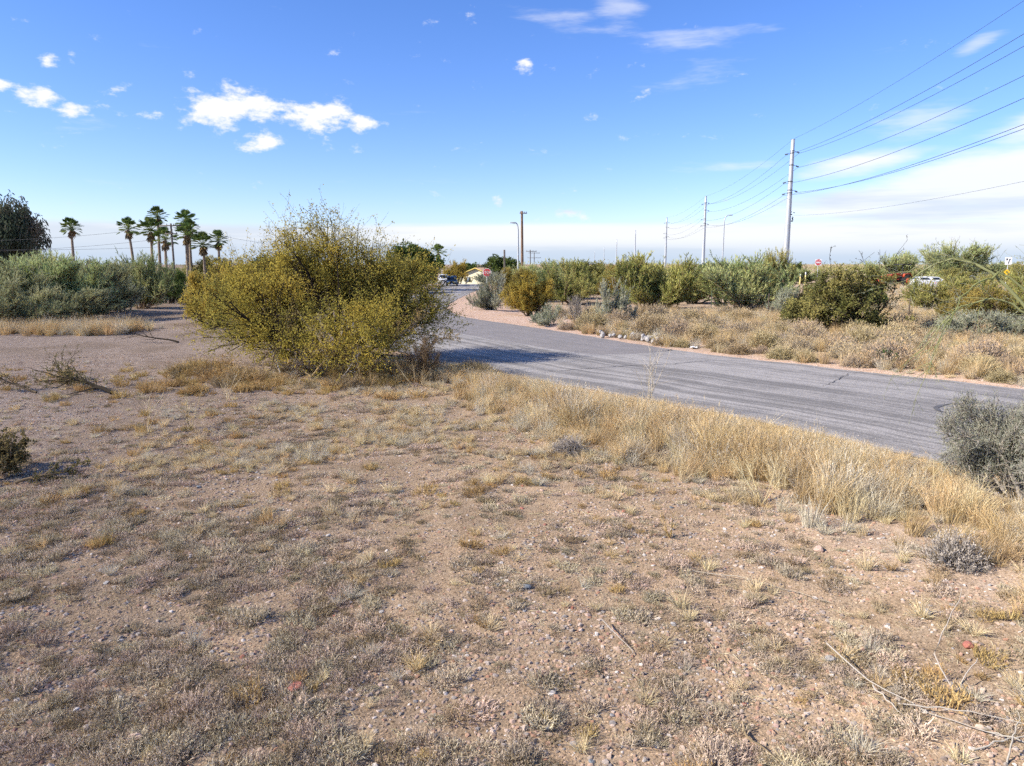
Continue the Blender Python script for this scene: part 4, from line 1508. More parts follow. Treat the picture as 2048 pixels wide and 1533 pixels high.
dead('fallen_branch', 'fallen branch with withered olive leaves lying on the gravel lot', 'branch', -11.9, 20.8, 2.75, (601, 3.0, .06, .30, 26, 12, 'leaf_wilt', 'bark_dark'))
dead('fallen_branch', 'second withered branch end left of the fallen branch on the gravel lot', 'branch', -14.0, 20.6, 2.9, (602, 1.8, .035, .2, 14, 10, 'leaf_wilt', 'bark_brown'))
dead('dead_branch', 'bare dark dead branch lying left of the big foreground mesquite', 'branch', -16.3, 34.6, 2.9, (603, 2.6, .05, .22, 10, 0, 'leaf_dry', 'bark_dark'))
rng = np.random.RandomState(8)
for i, (x_, y_, rz_, lab) in enumerate([(-9.0, 12.4, .5, 'cut leafy branch at the left frame edge, standing upright'), (-8.7, 12.0, 2.2, 'cut branch with drying leaves lying at the left frame edge')]):
    pass
w, f = leafy_shrub(610, 8, (7, 6, 4), 8, .06, .02)
t = thing('cut_shrub', 'uprooted olive shrub with drying leaves at the left frame edge', 'shrub', (-9.45, 12.5, H(-9.45, 12.5)), 0)
obj('stems', w.mesh('cut_shrub_wood', 'bark_brown'), t, scale=(.95, .8, 1.0))
obj('foliage', f.mesh('cut_shrub_leaves', 'leaf_wilt'), t, scale=(.95, .8, 1.0))
t['label'] = 'uprooted olive shrub with drying leaves at the left frame edge'
dead('cut_branch', 'brown cut branch lying in the shadow beside the uprooted shrub', 'branch', -8.7, 12.0, .35, (604, 1.0, .03, .35, 8, 8, 'leaf_wilt', 'bark_brown'))

# brush pile under the mesquite
t = thing('brush_pile', 'tangled pile of dead brown and pale branches under the big mesquite', 'brush pile', (-5.6, 23.4, H(-5.6, 23.4)))
rng = np.random.RandomState(31)
for i in range(16):
    w, f = dead_limb(620 + i, rng.uniform(1.2, 2.6), .028, .3, 12, 7 if i % 3 == 0 else 0, 'leaf_dry', ['bark_brown', 'bark_pale', 'bark_brown', 'straw_gold'][i % 4])
    o = obj('branch', w, t, (rng.uniform(-2.6, 2.4), rng.uniform(-.5, 1.2), rng.uniform(0, .45)), (rng.normal() * .3, -.25 + rng.normal() * .25, rng.rand() * 6.3))
    if f:
        obj('dry_leaves', f, o)

# stalk plants
def stalk(seed, h, n=5, m_='straw_white', spread=.45):
    rng = np.random.RandomState(seed)
    b = Buf()
    a = rng.uniform(0, 2 * pi, n)
    d = np.stack([np.cos(a) * spread, np.sin(a) * spread, np.ones(n)], 1)
    P = pline(rng, np.zeros((n, 3)), d, h * rng.uniform(.6, 1.05, n), 8, .1, .02)
    R = taper(n, 8, .009, .35)
    tubes(b, P, R, 4, rng.rand(n))
    pos, d, r, t = sprout(rng, P, R, 6, .25, 1, .6)
    Q = pline(rng, pos, d, h * rng.uniform(.12, .4, len(pos)), 5, .12, .02)
    tubes(b, Q, taper(len(Q), 5, .004, .5), 3, rng.rand(len(Q)))
    return b.mesh('stalk_%d' % seed, m_)


for i, (x_, y_, h_, m_, sp, lab) in enumerate([
        (-8.2, 15.6, 1.05, 'straw', .35, 'pale dry branching stalk standing in rusty weeds left of centre'),
        (-7.5, 16.2, .9, 'straw', .4, 'second dry stalk just right of the pale branching stalk'),
        (-8.0, 19.6, .95, 'straw', .6, 'wide dry stalk below the left side of the big mesquite'),
        (3.4, 17.4, 1.75, 'straw_white', .12, 'tall upright whitish stalks rising above the roadside grass'),
        (4.0, 10.9, .95, 'straw', .6, 'forked pale dry stalk in front of the tall grass'),
        (-4.3, 21.0, 1.0, 'straw_gold', .55, 'dry golden stalk in front of the brush pile'),
        (-2.9, 21.2, 1.2, 'straw_gold', .6, 'spreading brown stalk plant right of the brush pile'),
        (2.2, 9.4, .35, 'weed_rust', .8, 'tiny reddish dry sprig on the stony ground')]):
    tag(obj('dry_stalk', stalk(700 + i, h_, 5 if sp > .3 else 8, m_, sp), None, (x_, y_, H(x_, y_))), lab, 'dry plant')


def sticks(name, label, cat, segs, r0, m_='bark_pale'):
    b = Buf()
    for k, seg in enumerate(segs):
        P = np.array(seg, float)
        s = np.concatenate([[0], np.cumsum(np.linalg.norm(np.diff(P, axis=0), axis=1))])
        tt = np.linspace(0, s[-1], 10)
        Q = np.stack([np.interp(tt, s, P[:, j]) for j in range(3)], 1) + np.random.RandomState(k).normal(size=(10, 3)) * .006
        Q[:, 2] += height(Q[:, 0], Q[:, 1])
        tubes(b, Q[None], taper(1, 10, r0, .4), 5, .6)
    return tag(obj(name, b.mesh(name, m_)), label, cat)


sticks('dead_stick', 'thin whitish dead twig standing upright near the lower right corner', 'twig',
       [[(3.92, 5.75, 0), (3.82, 5.95, .25), (3.88, 5.9, .62), (3.95, 5.85, .95)], [(3.92, 5.75, 0), (4.15, 5.95, .12), (4.3, 6.05, .2)]], .007)
sticks('dead_stick', 'pale forked stick lying below the upright twig at the lower right', 'twig',
       [[(3.0, 6.3, .18), (3.2, 5.8, .06), (3.5, 5.45, .04), (3.9, 5.1, .04)], [(3.2, 5.8, .06), (3.3, 5.2, .03)], [(3.3, 5.55, .05), (3.9, 5.35, .08), (4.2, 5.2, .1)]], .007)
sticks('dead_stick', 'broken grey stick heap at the very lower right corner', 'twig',
       [[(3.75, 4.85, 0), (4.0, 5.1, .25)], [(3.8, 5.25, .02), (4.15, 4.85, .12)], [(3.6, 5.0, .02), (4.2, 5.15, .06)]], .008)
sticks('dead_stick', 'long thin straw stem lying flat right of centre', 'twig', [[(2.2, 8.2, .03), (2.7, 8.05, .05), (3.3, 7.75, .03), (3.6, 7.5, .02)]], .006, 'straw_white')
sticks('dead_stick', 'curved dark root at the bottom edge right of centre', 'twig', [[(1.9, 5.35, .02), (1.86, 5.1, .05), (2.02, 4.95, .04), (1.9, 4.82, .02)]], .011, 'bark_brown')
sticks('dead_stick', 'pale bent stick lying in the middle foreground', 'twig', [[(.92, 6.9, .08), (1.08, 6.6, .05), (1.2, 6.4, .03), (1.05, 6.25, .02)]], .006)

for x_, y_, s_, m_, lab in [(-1.93, 5.8, .16, 'rock_red', 'dark red stone lying at the bottom left of centre'), (4.1, 9.0, .17, 'rock_pink', 'pale pink stone on the stony ground before the tall grass'),
                            (-3.0, 5.1, .13, 'rock_pink', 'flat pinkish stone at the bottom left'), (.18, 7.75, .12, 'rock_slate', 'blue-grey stone in the middle foreground'),
                            (4.5, 7.2, .13, 'rock_white', 'whitish flat stone in the lower right gravel'), (4.55, 6.55, .14, 'rock_red', 'dark red flat stone in the lower right gravel'),
                            (3.05, 6.3, .12, 'rock_grey', 'pale grey stone beside the forked stick at the lower right')]:
    me = stone_mesh('rock', int(abs(x_ * 100)), m_, 3, .6)
    tag(obj('stone', me, None, (x_, y_, H(x_, y_) + s_ * .15), (.1, .1, x_), (s_, s_, s_ * .9)), lab, 'stone')

# grey rocks at the far road edge
t = thing('rock_pile', 'heap of pale grey rocks at the far road edge', 'rocks', (5.9, 36.2, H(5.9, 36.2)))
rng = np.random.RandomState(15)
RK = [stone_mesh('rip_rap_%d' % i, 900 + i, 'rock_grey', 2, .75) for i in range(4)]
for i in range(46):
    a = rng.uniform(-1, 1) * 2.6
    x_, y_ = .3 + a * -.05 + a * .52 + rng.normal() * .35, .1 - a * .85 + rng.normal() * .35
    s_ = rng.uniform(.18, .42)
    obj('rock', RK[rng.randint(4)], t, (x_, y_, s_ * .3 + rng.uniform(0, .12)), tuple(rng.uniform(0, 6, 3)), (s_, s_, s_))
for i, (x_, y_, lab) in enumerate([(8.3, 32.3, 'scrap of white litter on the far road edge, left one'), (11.1, 28.7, 'scrap of white litter on the far road edge, right one')]):
    b = Buf()
    rng = np.random.RandomState(i)
    X, Y = np.meshgrid(np.linspace(-.5, .5, 6), np.linspace(-.5, .5, 6))
    Z = rng.rand(6, 6) * .35
    ii = np.arange(36).reshape(6, 6)
    b.add(np.stack([X, Y, Z], -1).reshape(-1, 3), np.stack([ii[:-1, :-1], ii[:-1, 1:], ii[1:, 1:], ii[1:, :-1]], -1).reshape(-1, 4))
    tag(obj('litter_scrap', b.mesh('litter_scrap', 'paper'), None, (x_, y_, H(x_, y_) + .01), None, (.3, .25, .35)), lab, 'litter')


# ------------------------------------------------------------------ trees far off
def far_tree(name, label, x, y, w, h, seed, fol_m, wood_m, args):
    wd, fl = ball_tree(seed, *args)
    z = H(x, y)
    t = thing(name, label, 'tree', (x, y, z), 0)
    s = (w / .84, w / .84, (h - z))
    obj('trunk', wd.mesh(name + '_wood', wood_m), t, scale=s)
    obj('crown', fl.mesh(name + '_leaves', fol_m), t, scale=s)


far_tree('eucalyptus_tree', 'large dark eucalyptus tree at the top left edge', -105.0, 150, 13.5, 17.0, 801, 'leaf_euc', 'bark_brown', (190, 130, .042, .008, 1, .9, .03, .58))
far_tree('broadleaf_tree', 'dark green round tree rising behind the right of the big mesquite', -14.9, 105, 6.5, 7.0, 802, 'leaf_round', 'bark_dark', (110, 70, .05, .016))
far_tree('broadleaf_tree', 'smaller dark green tree right of the dark round tree behind the mesquite', -15.0, 125, 5.8, 6.1, 803, 'leaf_round', 'bark_dark', (90, 60, .055, .018))
far_tree('broadleaf_tree', 'dark green round tree left of the wooden pole behind the stop sign', -2.2, 168, 8.4, 5.6, 804, 'leaf_round', 'bark_dark', (110, 60, .06, .018))
far_tree('broadleaf_tree', 'small dark tree behind the roof of the far house', -13.5, 225, 8.5, 4.4, 805, 'leaf_round', 'bark_dark', (80, 50, .06, .018))
far_tree('broadleaf_tree', 'low dark tree on the horizon between the palms and the big mesquite', -50.0, 150, 9.5, 5.5, 806, 'leaf_round', 'bark_dark', (80, 60, .06, .018))
far_tree('broadleaf_tree', 'reddish small tree behind the far house on its right', -8.0, 215, 5.0, 3.9, 807, 'leaf_euc', 'bark_dark', (70, 50, .06, .018))


# ------------------------------------------------------------------ palms
def palm(seed):
    """fan palm with crown radius 1.75 at the origin; the trunk is separate"""
    rng = np.random.RandomState(seed)
    lf, dd = Buf(), Buf()
    n = 34
    for i in range(n):
        a = i * 2.399 + rng.normal() * .2
        e = 1.45 - 1.95 * (i / n) ** .9 + rng.normal() * .12            # from upright to drooping
        d = np.array([math.cos(a) * math.cos(e), math.sin(a) * math.cos(e), math.sin(e)])
        Lp = rng.uniform(.65, .95)
        hub = d * Lp
        side = np.array([-math.sin(a), math.cos(a), 0])
        upv = np.cross(side, d)
        tubes(lf, np.stack([np.zeros(3), hub])[None], np.array([[.03, .02]]), 3, .8)
        k = 11
        th = np.linspace(-.95, .95, k)
        R_ = rng.uniform(.65, .95)
        V, F = [hub], []
        cbase = rng.rand()
        for j in range(k):
            dirj = d * math.cos(th[j]) + side * math.sin(th[j])
            tip = hub + dirj * R_ * (1 - .18 * abs(th[j])) - np.array([0, 0, .07 * R_]) + upv * .05
            perp = -d * math.sin(th[j]) + side * math.cos(th[j])
            m1 = hub + dirj * R_ * .6 - perp * .055 + upv * (.03)
            m2 = hub + dirj * R_ * .6 + perp * .055 - upv * (.03)
            b0 = len(V)
            V += [m1, tip, m2]
            F.append([0, b0, b0 + 1, b0 + 2])
        lf.add(np.array(V), np.array(F), np.clip(cbase * .6 + rng.rand(k) * .4, 0, 1))
    # skirt of dead fronds
    for i in range(34):
        a = i * 2.399
        z = -.1 - rng.rand() * .75
        d = nrm(np.array([math.cos(a) * .55, math.sin(a) * .55, -1.0 + rng.normal() * .15]))
        p0 = np.array([math.cos(a) * .16, math.sin(a) * .16, z])
        leaves(dd, rng, np.repeat(p0[None], 4, 0), d + rng.normal(size=(4, 3)) * .22, rng.uniform(.5, .85), .1, rng.rand(4))
    return lf, dd


PALM = [(a.mesh('palm_fronds', 'palm_leaf'), b.mesh('palm_skirt', 'palm_dead')) for a, b in (palm(820 + i) for i in range(3))]


def palm_trunk(h, lean, seed):
    rng = np.random.RandomState(seed)
    b = Buf()
    S = 26
    t = np.linspace(0, 1, S)
    P = np.stack([lean[0] * t ** 1.5, lean[1] * t ** 1.5, t * h - .1], 1)
    R = (.27 - .12 * t + .10 * np.exp(-t * 14) + .012 * (np.arange(S) % 2))
    tubes(b, P[None], R[None], 10, .5)
    return b.mesh('palm_trunk', 'palm_trunk', True)


PALMS = [(-68.1, 112, 10.4, 'lone fan palm left of the palm cluster, right of the dark eucalyptus', 0.15), (-61.8, 118, 10.6, 'leftmost fan palm of the cluster', -.5), (-55.9, 112, 10.0, 'lower fan palm directly left of the tallest palm', .2),
         (-56.7, 116, 12.4, 'tallest fan palm of the cluster', .3), (-51.9, 108, 8.6, 'short fan palm between the tallest palm and the wooden pole in the cluster', .2), (-55.6, 124, 12.0, 'tall fan palm just right of the wooden pole in the cluster', .1),
         (-52.6, 118, 10.6, 'fan palm right of the cluster pole, overlapping the tall one behind', .2), (-50.5, 112, 9.5, 'bushy fan palm at the front right of the cluster pole', .2), (-49.5, 116, 8.0, 'small fan palm second from the right of the cluster', 0),
         (-46.3, 114, 8.6, 'rightmost fan palm of the cluster', .1), (-15.1, 150, 7.3, 'single fan palm beyond the road above the parked vehicles', -.2)]
for i, (x_, y_, top, lab, ln) in enumerate(PALMS):
    z = H(x_, y_)
    h = top - z - 1.15
    t = thing('fan_palm', lab, 'palm tree', (x_, y_, z), i * 1.3, 'fan palms')
    obj('trunk', palm_trunk(h, (ln * math.cos(i * 1.3), -ln * math.sin(i * 1.3)), 840 + i), t)
    f, d = PALM[i % 3]
    s = 1.12 + .13 * ((i * 7) % 3)
    lx, ly = ln * math.cos(i * 1.3), -ln * math.sin(i * 1.3)
    obj('fronds', f, t, (lx, ly, h), (0, 0, i * .9), (s, s, s))
    obj('dead_fronds', d, t, (lx, ly, h), (0, 0, i * .7), (s * .85, s * .85, s))


# ------------------------------------------------------------------ boxes and solids
def box(b, x0, x1, y0, y1, z0, z1, c=.5):
    V = [(x, y, z) for z in (z0, z1) for y in (y0, y1) for x in (x0, x1)]
    F = [(0, 2, 3, 1), (4, 5, 7, 6), (0, 1, 5, 4), (2, 6, 7, 3), (0, 4, 6, 2), (1, 3, 7, 5)]
    return b.add(V, F, c)


def prism(b, poly, y0, y1, c=.5):
    """polygon in x,z extruded along y"""
    n = len(poly)
    V = [(p[0], y0, p[1]) for p in poly] + [(p[0], y1, p[1]) for p in poly]
    b.add(V, np.array([list(range(n))[::-1], [n + i for i in range(n)]]), c)
    b.add(V, np.array([[i, n + i, n + (i + 1) % n, (i + 1) % n][::-1] for i in range(n)]), c)
    # second add repeats the vertices; harmless
    return b


def cyl(b, p0, p1, r0, r1, k=12, c=.5, cap=True):
    P = np.array([[p0, p1]], float)
    tubes(b, P, np.array([[r0, r1]], float), k, c)
    if cap:
        base = b.n - 2 * k
        b.v.append(np.zeros((0, 3), np.float32))
        b.f.append(np.array([[base + i for i in range(k)][::-1], [base + k + i for i in range(k)]]))
        b.c.append(np.full(2, .5, np.float32))
    return b


def bevel(o, w=.02, seg=2):
    m = o.modifiers.new('bevel', 'BEVEL')
    m.width = w
    m.segments = seg
    m.limit_method = 'ANGLE'
    return o


def text(name, s, size, parent, loc, rot, material, ext=.004):
    cu = bpy.data.curves.new(name, 'FONT')
    cu.body = s
    cu.size = size
    cu.align_x = 'CENTER'
    cu.align_y = 'CENTER'
    cu.extrude = ext
    tmp = bpy.data.objects.new('tmp_text', cu)
    COL.objects.link(tmp)
    dg = bpy.context.evaluated_depsgraph_get()
    me = bpy.data.meshes.new_from_object(tmp.evaluated_get(dg))
    bpy.data.objects.remove(tmp)
    me.materials.clear()
    me.materials.append(MATS[material])
    return obj(name, me, parent, loc, rot)


# ------------------------------------------------------------------ steel transmission poles and wires
POLES = [(43.0, 29.0), (59.9, 158.0), (76.0, 287.0), (88.6, 417.0), (96.7, 569.0), (113.0, 782.0), (144.7, 1137), (171.3, 1500)]
PH = 30.0


def steel_pole(i, x, y, label):
    z = float(hroll(np.array([x]), np.array([y]))[0])
    t = thing('steel_pole', label, 'utility pole', (x, y, z), 0, 'steel power poles')
    b = Buf()
    S = 10
    tt = np.linspace(0, 1, S)
    lean = .5 if i == 1 else 0
    P = np.stack([np.zeros(S), np.zeros(S), tt * (PH - z)], 1)
    tubes(b, P[None], (.74 - .36 * tt)[None], 12, .5)
    top = b.n - 12
    b.v.append(np.zeros((0, 3), np.float32))
    b.f.append(np.array([[top + k for k in range(12)]]))
    b.c.append(np.full(1, .5, np.float32))
    obj('shaft', b.mesh('pole_shaft', 'galvanized', True), t)
    if i > 3:
        return
    for zz, sx in ATT:
        b = Buf()
        r = .74 - .36 * zz / PH
        cyl(b, (sx * r, 0, zz - z + .5), (sx * (r + 1.1), 0, zz - z + .15), .05, .04, 6)
        for k in range(6):
            cyl(b, (sx * (r + .55 + .1 * k), 0, zz - z + .32 - .03 * k), (sx * (r + .6 + .1 * k), 0, zz - z + .31 - .03 * k), .14, .14, 8)
        obj('insulator', b.mesh('insulator', 'insulator'), t)
        b = Buf()
        cyl(b, (0, 0, zz - z + .42), (0, 0, zz - z + .58), r + .03, r + .03, 12)
        obj('clamp_band', b.mesh('clamp_band', 'dark_metal'), t)
    b = Buf()
    cyl(b, (-.45, 0, PH - z + .02), (.45, 0, PH - z + .02), .06, .06, 6)
    obj('top_bracket', b.mesh('top_bracket', 'dark_metal'), t)
    cl = Buf()
    rr = np.random.RandomState(3)
    for k in range(9):
        p = np.array([.5 + rr.rand() * .9, rr.normal() * .2, 14.2 - z + rr.normal() * .6])
        cyl(cl, tuple(p), tuple(p + rr.normal(size=3) * .25), .09, .09, 6)
    if i == 1:
        obj('cable_splices', cl.mesh('cable_splices', 'dark_metal'), t)


ATT = [(27.1, 1), (26.7, -1), (24.2, 1), (20.8, -1), (19.0, 1), (18.4, -1)]
PL = ['steel transmission pole beyond the right frame edge', 'tall tapered grey steel pole, the nearest and largest in the row', 'second steel pole from the large one, left of the curved street light', 'third steel pole of the row, above the gap in the green bushes',
      'fourth steel pole of the receding row', 'fifth steel pole of the receding row', 'sixth steel pole of the receding row, small on the horizon', 'farthest visible steel pole of the row on the horizon']
for i, (x_, y_) in enumerate(POLES):
    steel_pole(i, x_, y_, PL[i])


def wire(name, label, pts, sag, r, group=None, cat='wire'):
    b = Buf()
    L = []
    for a, c in zip(pts[:-1], pts[1:]):
        a, c = np.array(a, float), np.array(c, float)
        t = np.linspace(0, 1, 33)[:, None]
        p = a * (1 - t) + c * t
        p[:, 2] -= (4 * sag * t * (1 - t))[:, 0]
        L.append(p if not L else p[1:])
    P = np.concatenate(L)[None]
    tubes(b, P, np.full(P.shape[:2], r), 4, .5)
    return tag(obj(name, b.mesh(name, 'wire')), label, cat, group)


WL = ['upper power line on the right side of the steel poles', 'upper power line on the left side of the steel poles, next to the top one', 'third power line from the top between the steel poles', 'fourth power line from the top between the steel poles',
      'fifth power line from the top between the steel poles', 'lowest thick power line between the steel poles']
for (zz, sx), lab in zip(ATT, WL):
    off = sx * 1.35
    wire('power_line', lab, [(x_ + off, y_, zz) for x_, y_ in POLES[:4]], 2.4, .03, 'power lines on the steel poles')
wire('shield_wire', 'thin topmost shield wire running to the pole tops', [(x_, y_, PH + .05) for x_, y_ in POLES[:4]], 1.7, .022, 'power lines on the steel poles')
wire('cable', 'thin low cable at the right edge under the power lines', [(43.2, 29.0, 12.4), (61.0, 158.0, 14.2)], 1.6, .014, 'power lines on the steel poles')


# ------------------------------------------------------------------ wooden poles and street lights
def wood_pole(label, x, y, top, r, arms, m_='pole_wood', lean=0.0):
    z = H(x, y)
    t = thing('wooden_pole', label, 'utility pole', (x, y, z))
    b = Buf()
    h = top - z
    P = np.stack([np.linspace(0, lean, 8), np.zeros(8), np.linspace(-.1, h, 8)], 1)
    tubes(b, P[None], np.linspace(r, r * .72, 8)[None], 9, .5)
    k = b.n - 9
    b.v.append(np.zeros((0, 3), np.float32))
    b.f.append(np.array([[k + j for j in range(9)]]))
    b.c.append(np.full(1, .5, np.float32))
    obj('shaft', b.mesh('wood_shaft', m_, True), t)
    for zz, x0, x1 in arms:
        b = Buf()
        box(b, x0 + lean, x1 + lean, -r - .12, -r, h - zz - .07, h - zz + .07)
        o = obj('crossarm', b.mesh('crossarm', m_), t)
        for u in np.linspace(x0 + .12, x1 - .12, 4):
            b = Buf()
            cyl(b, (u + lean, -r - .06, h - zz + .07), (u + lean, -r - .06, h - zz + .27), .05, .035, 6)
            obj('insulator', b.mesh('pin_insulator', 'insulator'), o)
    return t


wood_pole('tall brown wooden pole with a short top arm, beyond the road in the centre', 1.65, 113, 11.9, .24, [(.35, -.35, .8)], lean=-.12)
wood_pole('short dark wooden pole stub left of the tall brown pole', -1.15, 118, 6.1, .2, [], 'pole_wood_grey', -.1)
wood_pole('far wooden pole with crossarm right of the tall brown pole', 4.7, 185, 7.4, .14, [(.4, -1.1, 1.6)], 'pole_wood_grey')
wood_pole('wooden pole with two crossarms among the palm cluster', -46.9, 100, 9.3, .16, [(.3, -1.5, 1.5), (1.4, -.8, .9)], 'pole_wood_grey')
wood_pole('distant pole with two crossarms in the haze right of the brown pole', 8.0, 260, 8.0, .16, [(.3, -2, 2), (2.0, -2.4, 2.4)], 'pole_wood_grey')
wire('utility_wire', 'upper thin wire crossing in front of the palm cluster', [(-110, 100, 9.2), (-46.9, 100, 9.0)], 2.2, .016)
wire('utility_wire', 'lower thin wire crossing in front of the palm cluster', [(-110, 100, 7.6), (-46.9, 100, 7.4)], 2.0, .016)
wire('utility_wire', 'thin wire leaving the palm cluster to the right', [(-46.9, 100, 8.9), (-14.6, 140, 5.2)], 1.2, .014)
wire('utility_wire', 'thin wire in front of the dark eucalyptus at the left edge', [(-95, 88, 7.0), (-46.9, 100, 6.2)], .9, .016)


def street_light(label, x, y, top, arm, m_='galvanized'):
    z = H(x, y)
    t = thing('street_light', label, 'street light', (x, y, z))
    h = top - z
    b = Buf()
    u = np.linspace(0, 1, 8)
    curve = np.stack([arm * u ** 2, 0 * u, h * .88 + h * .12 * np.sin(u * pi / 2)], 1)
    P = np.concatenate([np.stack([np.zeros(6), np.zeros(6), np.linspace(0, h * .86, 6)], 1), curve])
    tubes(b, P[None], np.linspace(.13, .05, len(P))[None], 8, .5)
    obj('mast', b.mesh('light_mast', m_, True), t)
    b = Buf()
    box(b, arm, arm + (.65 if arm > 0 else -.65), -.13, .13, h - .08, h + .06)
    bevel(obj('lamp_head', b.mesh('lamp_head', m_), t), .03)
    b = Buf()
    box(b, arm + .08, arm + .08 + (.4 if arm > 0 else -.4), -.09, .09, h - .11, h - .085)
    obj('lens', b.mesh('lens', 'lamp_glass'), t)


street_light('slender grey street light with curved top, left of the large steel pole', 34.7, 119, 11.7, .7)
street_light('slender street light directly left of the tall brown wooden pole', .75, 89, 8.8, -.35)


# ------------------------------------------------------------------ traffic signs
def sign_post(t, h, r=.03):
    b = Buf()
    box(b, -r, r, .012, .012 + 2 * r, -.2, h)
    obj('post', b.mesh('sign_post', 'sign_back'), t)


def plate(name, poly, parent, m_, y, zc, th=.006):
    b = Buf()
    prism(b, [(p[0], p[1] + zc) for p in poly], y - th, y)
    return obj(name, b.mesh(name, m_), parent)


def regular(n, r, a0):
    return [(r * math.cos(a0 + i * 2 * pi / n), r * math.sin(a0 + i * 2 * pi / n)) for i in range(n)]


x_, y_ = -2.3, 66.0
z = H(x_, y_)
t = thing('stop_sign', 'red octagonal STOP sign beside the far road', 'traffic sign', (x_, y_, z))
zc = 3.03 - z
sign_post(t, zc + .35)
plate('border', regular(8, .405, pi / 8), t, 'sign_white', .0, zc)
plate('face', regular(8, .372, pi / 8), t, 'sign_red', -.008, zc)
text('lettering', 'STOP', .33, t, (0, -.018, zc), (pi / 2, 0, 0), 'sign_white')

x_, y_ = 44.6, 105.0
z = H(x_, y_)
t = thing('do_not_enter_sign', 'white square DO NOT ENTER sign with red disc, right of the steel pole', 'traffic sign', (x_, y_, z), -.12)
zc = 4.05 - z
sign_post(t, zc + .4)
plate('face', [(-.45, -.45), (.45, -.45), (.45, .45), (-.45, .45)], t, 'sign_white', 0, zc)
plate('disc', regular(28, .42, 0), t, 'sign_red', -.008, zc)
plate('bar', [(-.33, -.07), (.33, -.07), (.33, .07), (-.33, .07)], t, 'sign_white', -.016, zc)
text('lettering', 'DO NOT', .15, t, (0, -.02, zc + .2), (pi / 2, 0, 0), 'sign_white')
text('lettering', 'ENTER', .15, t, (0, -.02, zc - .2), (pi / 2, 0, 0), 'sign_white')

x_, y_ = 52.3, 76.0
z = H(x_, y_)
t = thing('lane_arrow_sign', 'white rectangular sign with black arrows at the right edge', 'traffic sign', (x_, y_, z), -.3)
zc = 4.12 - z
sign_post(t, zc + .38)
plate('face', [(-.31, -.38), (.31, -.38), (.31, .38), (-.31, .38)], t, 'sign_white', 0, zc)
plate('arrow', [(-.02, -.3), (.06, -.3), (.1, -.05), (.16, .1), (.22, .1), (.13, .28), (.02, .1), (.08, .1), (.0, -.08)], t, 'sign_black', -.008, zc)
plate('arrow', [(-.25, .06), (-.2, .06), (-.13, .1), (-.09, .02), (-.05, .26), (-.25, .26), (-.19, .18)], t, 'sign_black', -.008, zc)
x_, y_ = 50.9, 74.0
z = H(x_, y_)
t = thing('diamond_sign', 'small yellow diamond marker below the white arrow sign', 'traffic sign', (x_, y_, z), -.3)
zc = 2.98 - z
sign_post(t, zc + .2)
plate('face', regular(4, .3, 0), t, 'sign_yellow', 0, zc)
plate('symbol', regular(4, .12, 0), t, 'sign_black', -.008, zc)

for x_, y_, h_, lab in [(36.1, 90, 1.7, 'left of two small yellowish marker posts right of the steel pole'), (36.75, 90, 1.95, 'right of two small yellowish marker posts right of the steel pole')]:
    z = H(x_, y_)
    t = thing('marker_post', lab, 'post', (x_, y_, z))
    b = Buf()
    cyl(b, (0, 0, -.1), (0, 0, h_ * .82), .075, .075, 10)
    obj('shaft', b.mesh('marker_shaft', 'bollard_yellow', True), t)
    b = Buf()
    cyl(b, (0, 0, h_ * .82), (0, 0, h_), .085, .05, 10)
    obj('cap', b.mesh('marker_cap', 'sign_white', True), t)

# wire fence beyond the verge
t = thing('wire_fence', 'low wire fence with thin posts running behind the verge bushes', 'fence', (17.6, 49.0, 0))
FP = [(10.5, 84), (12.4, 74.5), (14.2, 65.5), (15.9, 57), (17.6, 49.0), (21.4, 46.9), (25.0, 44.9), (29, 42.7), (33, 40.5)]
tops = []
for i, (x_, y_) in enumerate(FP):
    z = H(x_, y_)
    b = Buf()
    box(b, -.03, .03, -.012, .012, -.2, 1.75)
    box(b, -.01, .01, .012, .04, -.2, 1.74)
    obj('post', b.mesh('fence_post', 'post_green' if i < 4 else 'post_rust'), t, (x_ - 17.6, y_ - 49.0, z))
    tops.append((x_ - 17.6, y_ - 49.0 - .03, z))
for hh in (.4, .8, 1.2, 1.6):
    b = Buf()
    P = []
    for a, c in zip(tops[:-1], tops[1:]):
        for u in np.linspace(0, 1, 6)[:-1]:
            P.append([a[0] + (c[0] - a[0]) * u, a[1] + (c[1] - a[1]) * u, a[2] + (c[2] - a[2]) * u + hh - .05 * math.sin(u * pi)])
    P.append([tops[-1][0], tops[-1][1], tops[-1][2] + hh])
    tubes(b, np.array([P]), np.full((1, len(P)), .006), 3, .5)
    obj('strand', b.mesh('strand', 'wire'), t)


# ------------------------------------------------------------------ vehicles
def wheel(parent, x, y, r, w, loc_rim='chrome'):
    b = Buf()
    k = 20
    prof = [(-w / 2, r * .62), (-w / 2, r * .93), (-w * .36, r), (w * .36, r), (w / 2, r * .93), (w / 2, r * .62)]
    an = np.arange(k) * 2 * pi / k
    V = np.array([[(p[0], math.cos(a) * p[1], math.sin(a) * p[1]) for p in prof] for a in an]).reshape(-1, 3)
    i = np.arange(k * 6).reshape(k, 6)
    j = np.roll(i, -1, 0)
    q = np.stack([i[:, :-1], i[:, 1:], j[:, 1:], j[:, :-1]], -1).reshape(-1, 4)
    b.add(V, q)
    o = obj('wheel', None, parent, (x, y, r))
    obj('tyre', b.mesh('tyre', 'tyre'), o)
    b = Buf()
    cyl(b, (-w * .42, 0, 0), (w * .42, 0, 0), r * .62, r * .62, 16)
    for s in range(5):
        a = s * 2 * pi / 5
        for sg in (-1, 1):
            cyl(b, (sg * w * .44, 0, 0), (sg * w * .44, math.cos(a) * r * .55, math.sin(a) * r * .55), .04, .03, 4)
    obj('rim', b.mesh('rim', loc_rim), o)


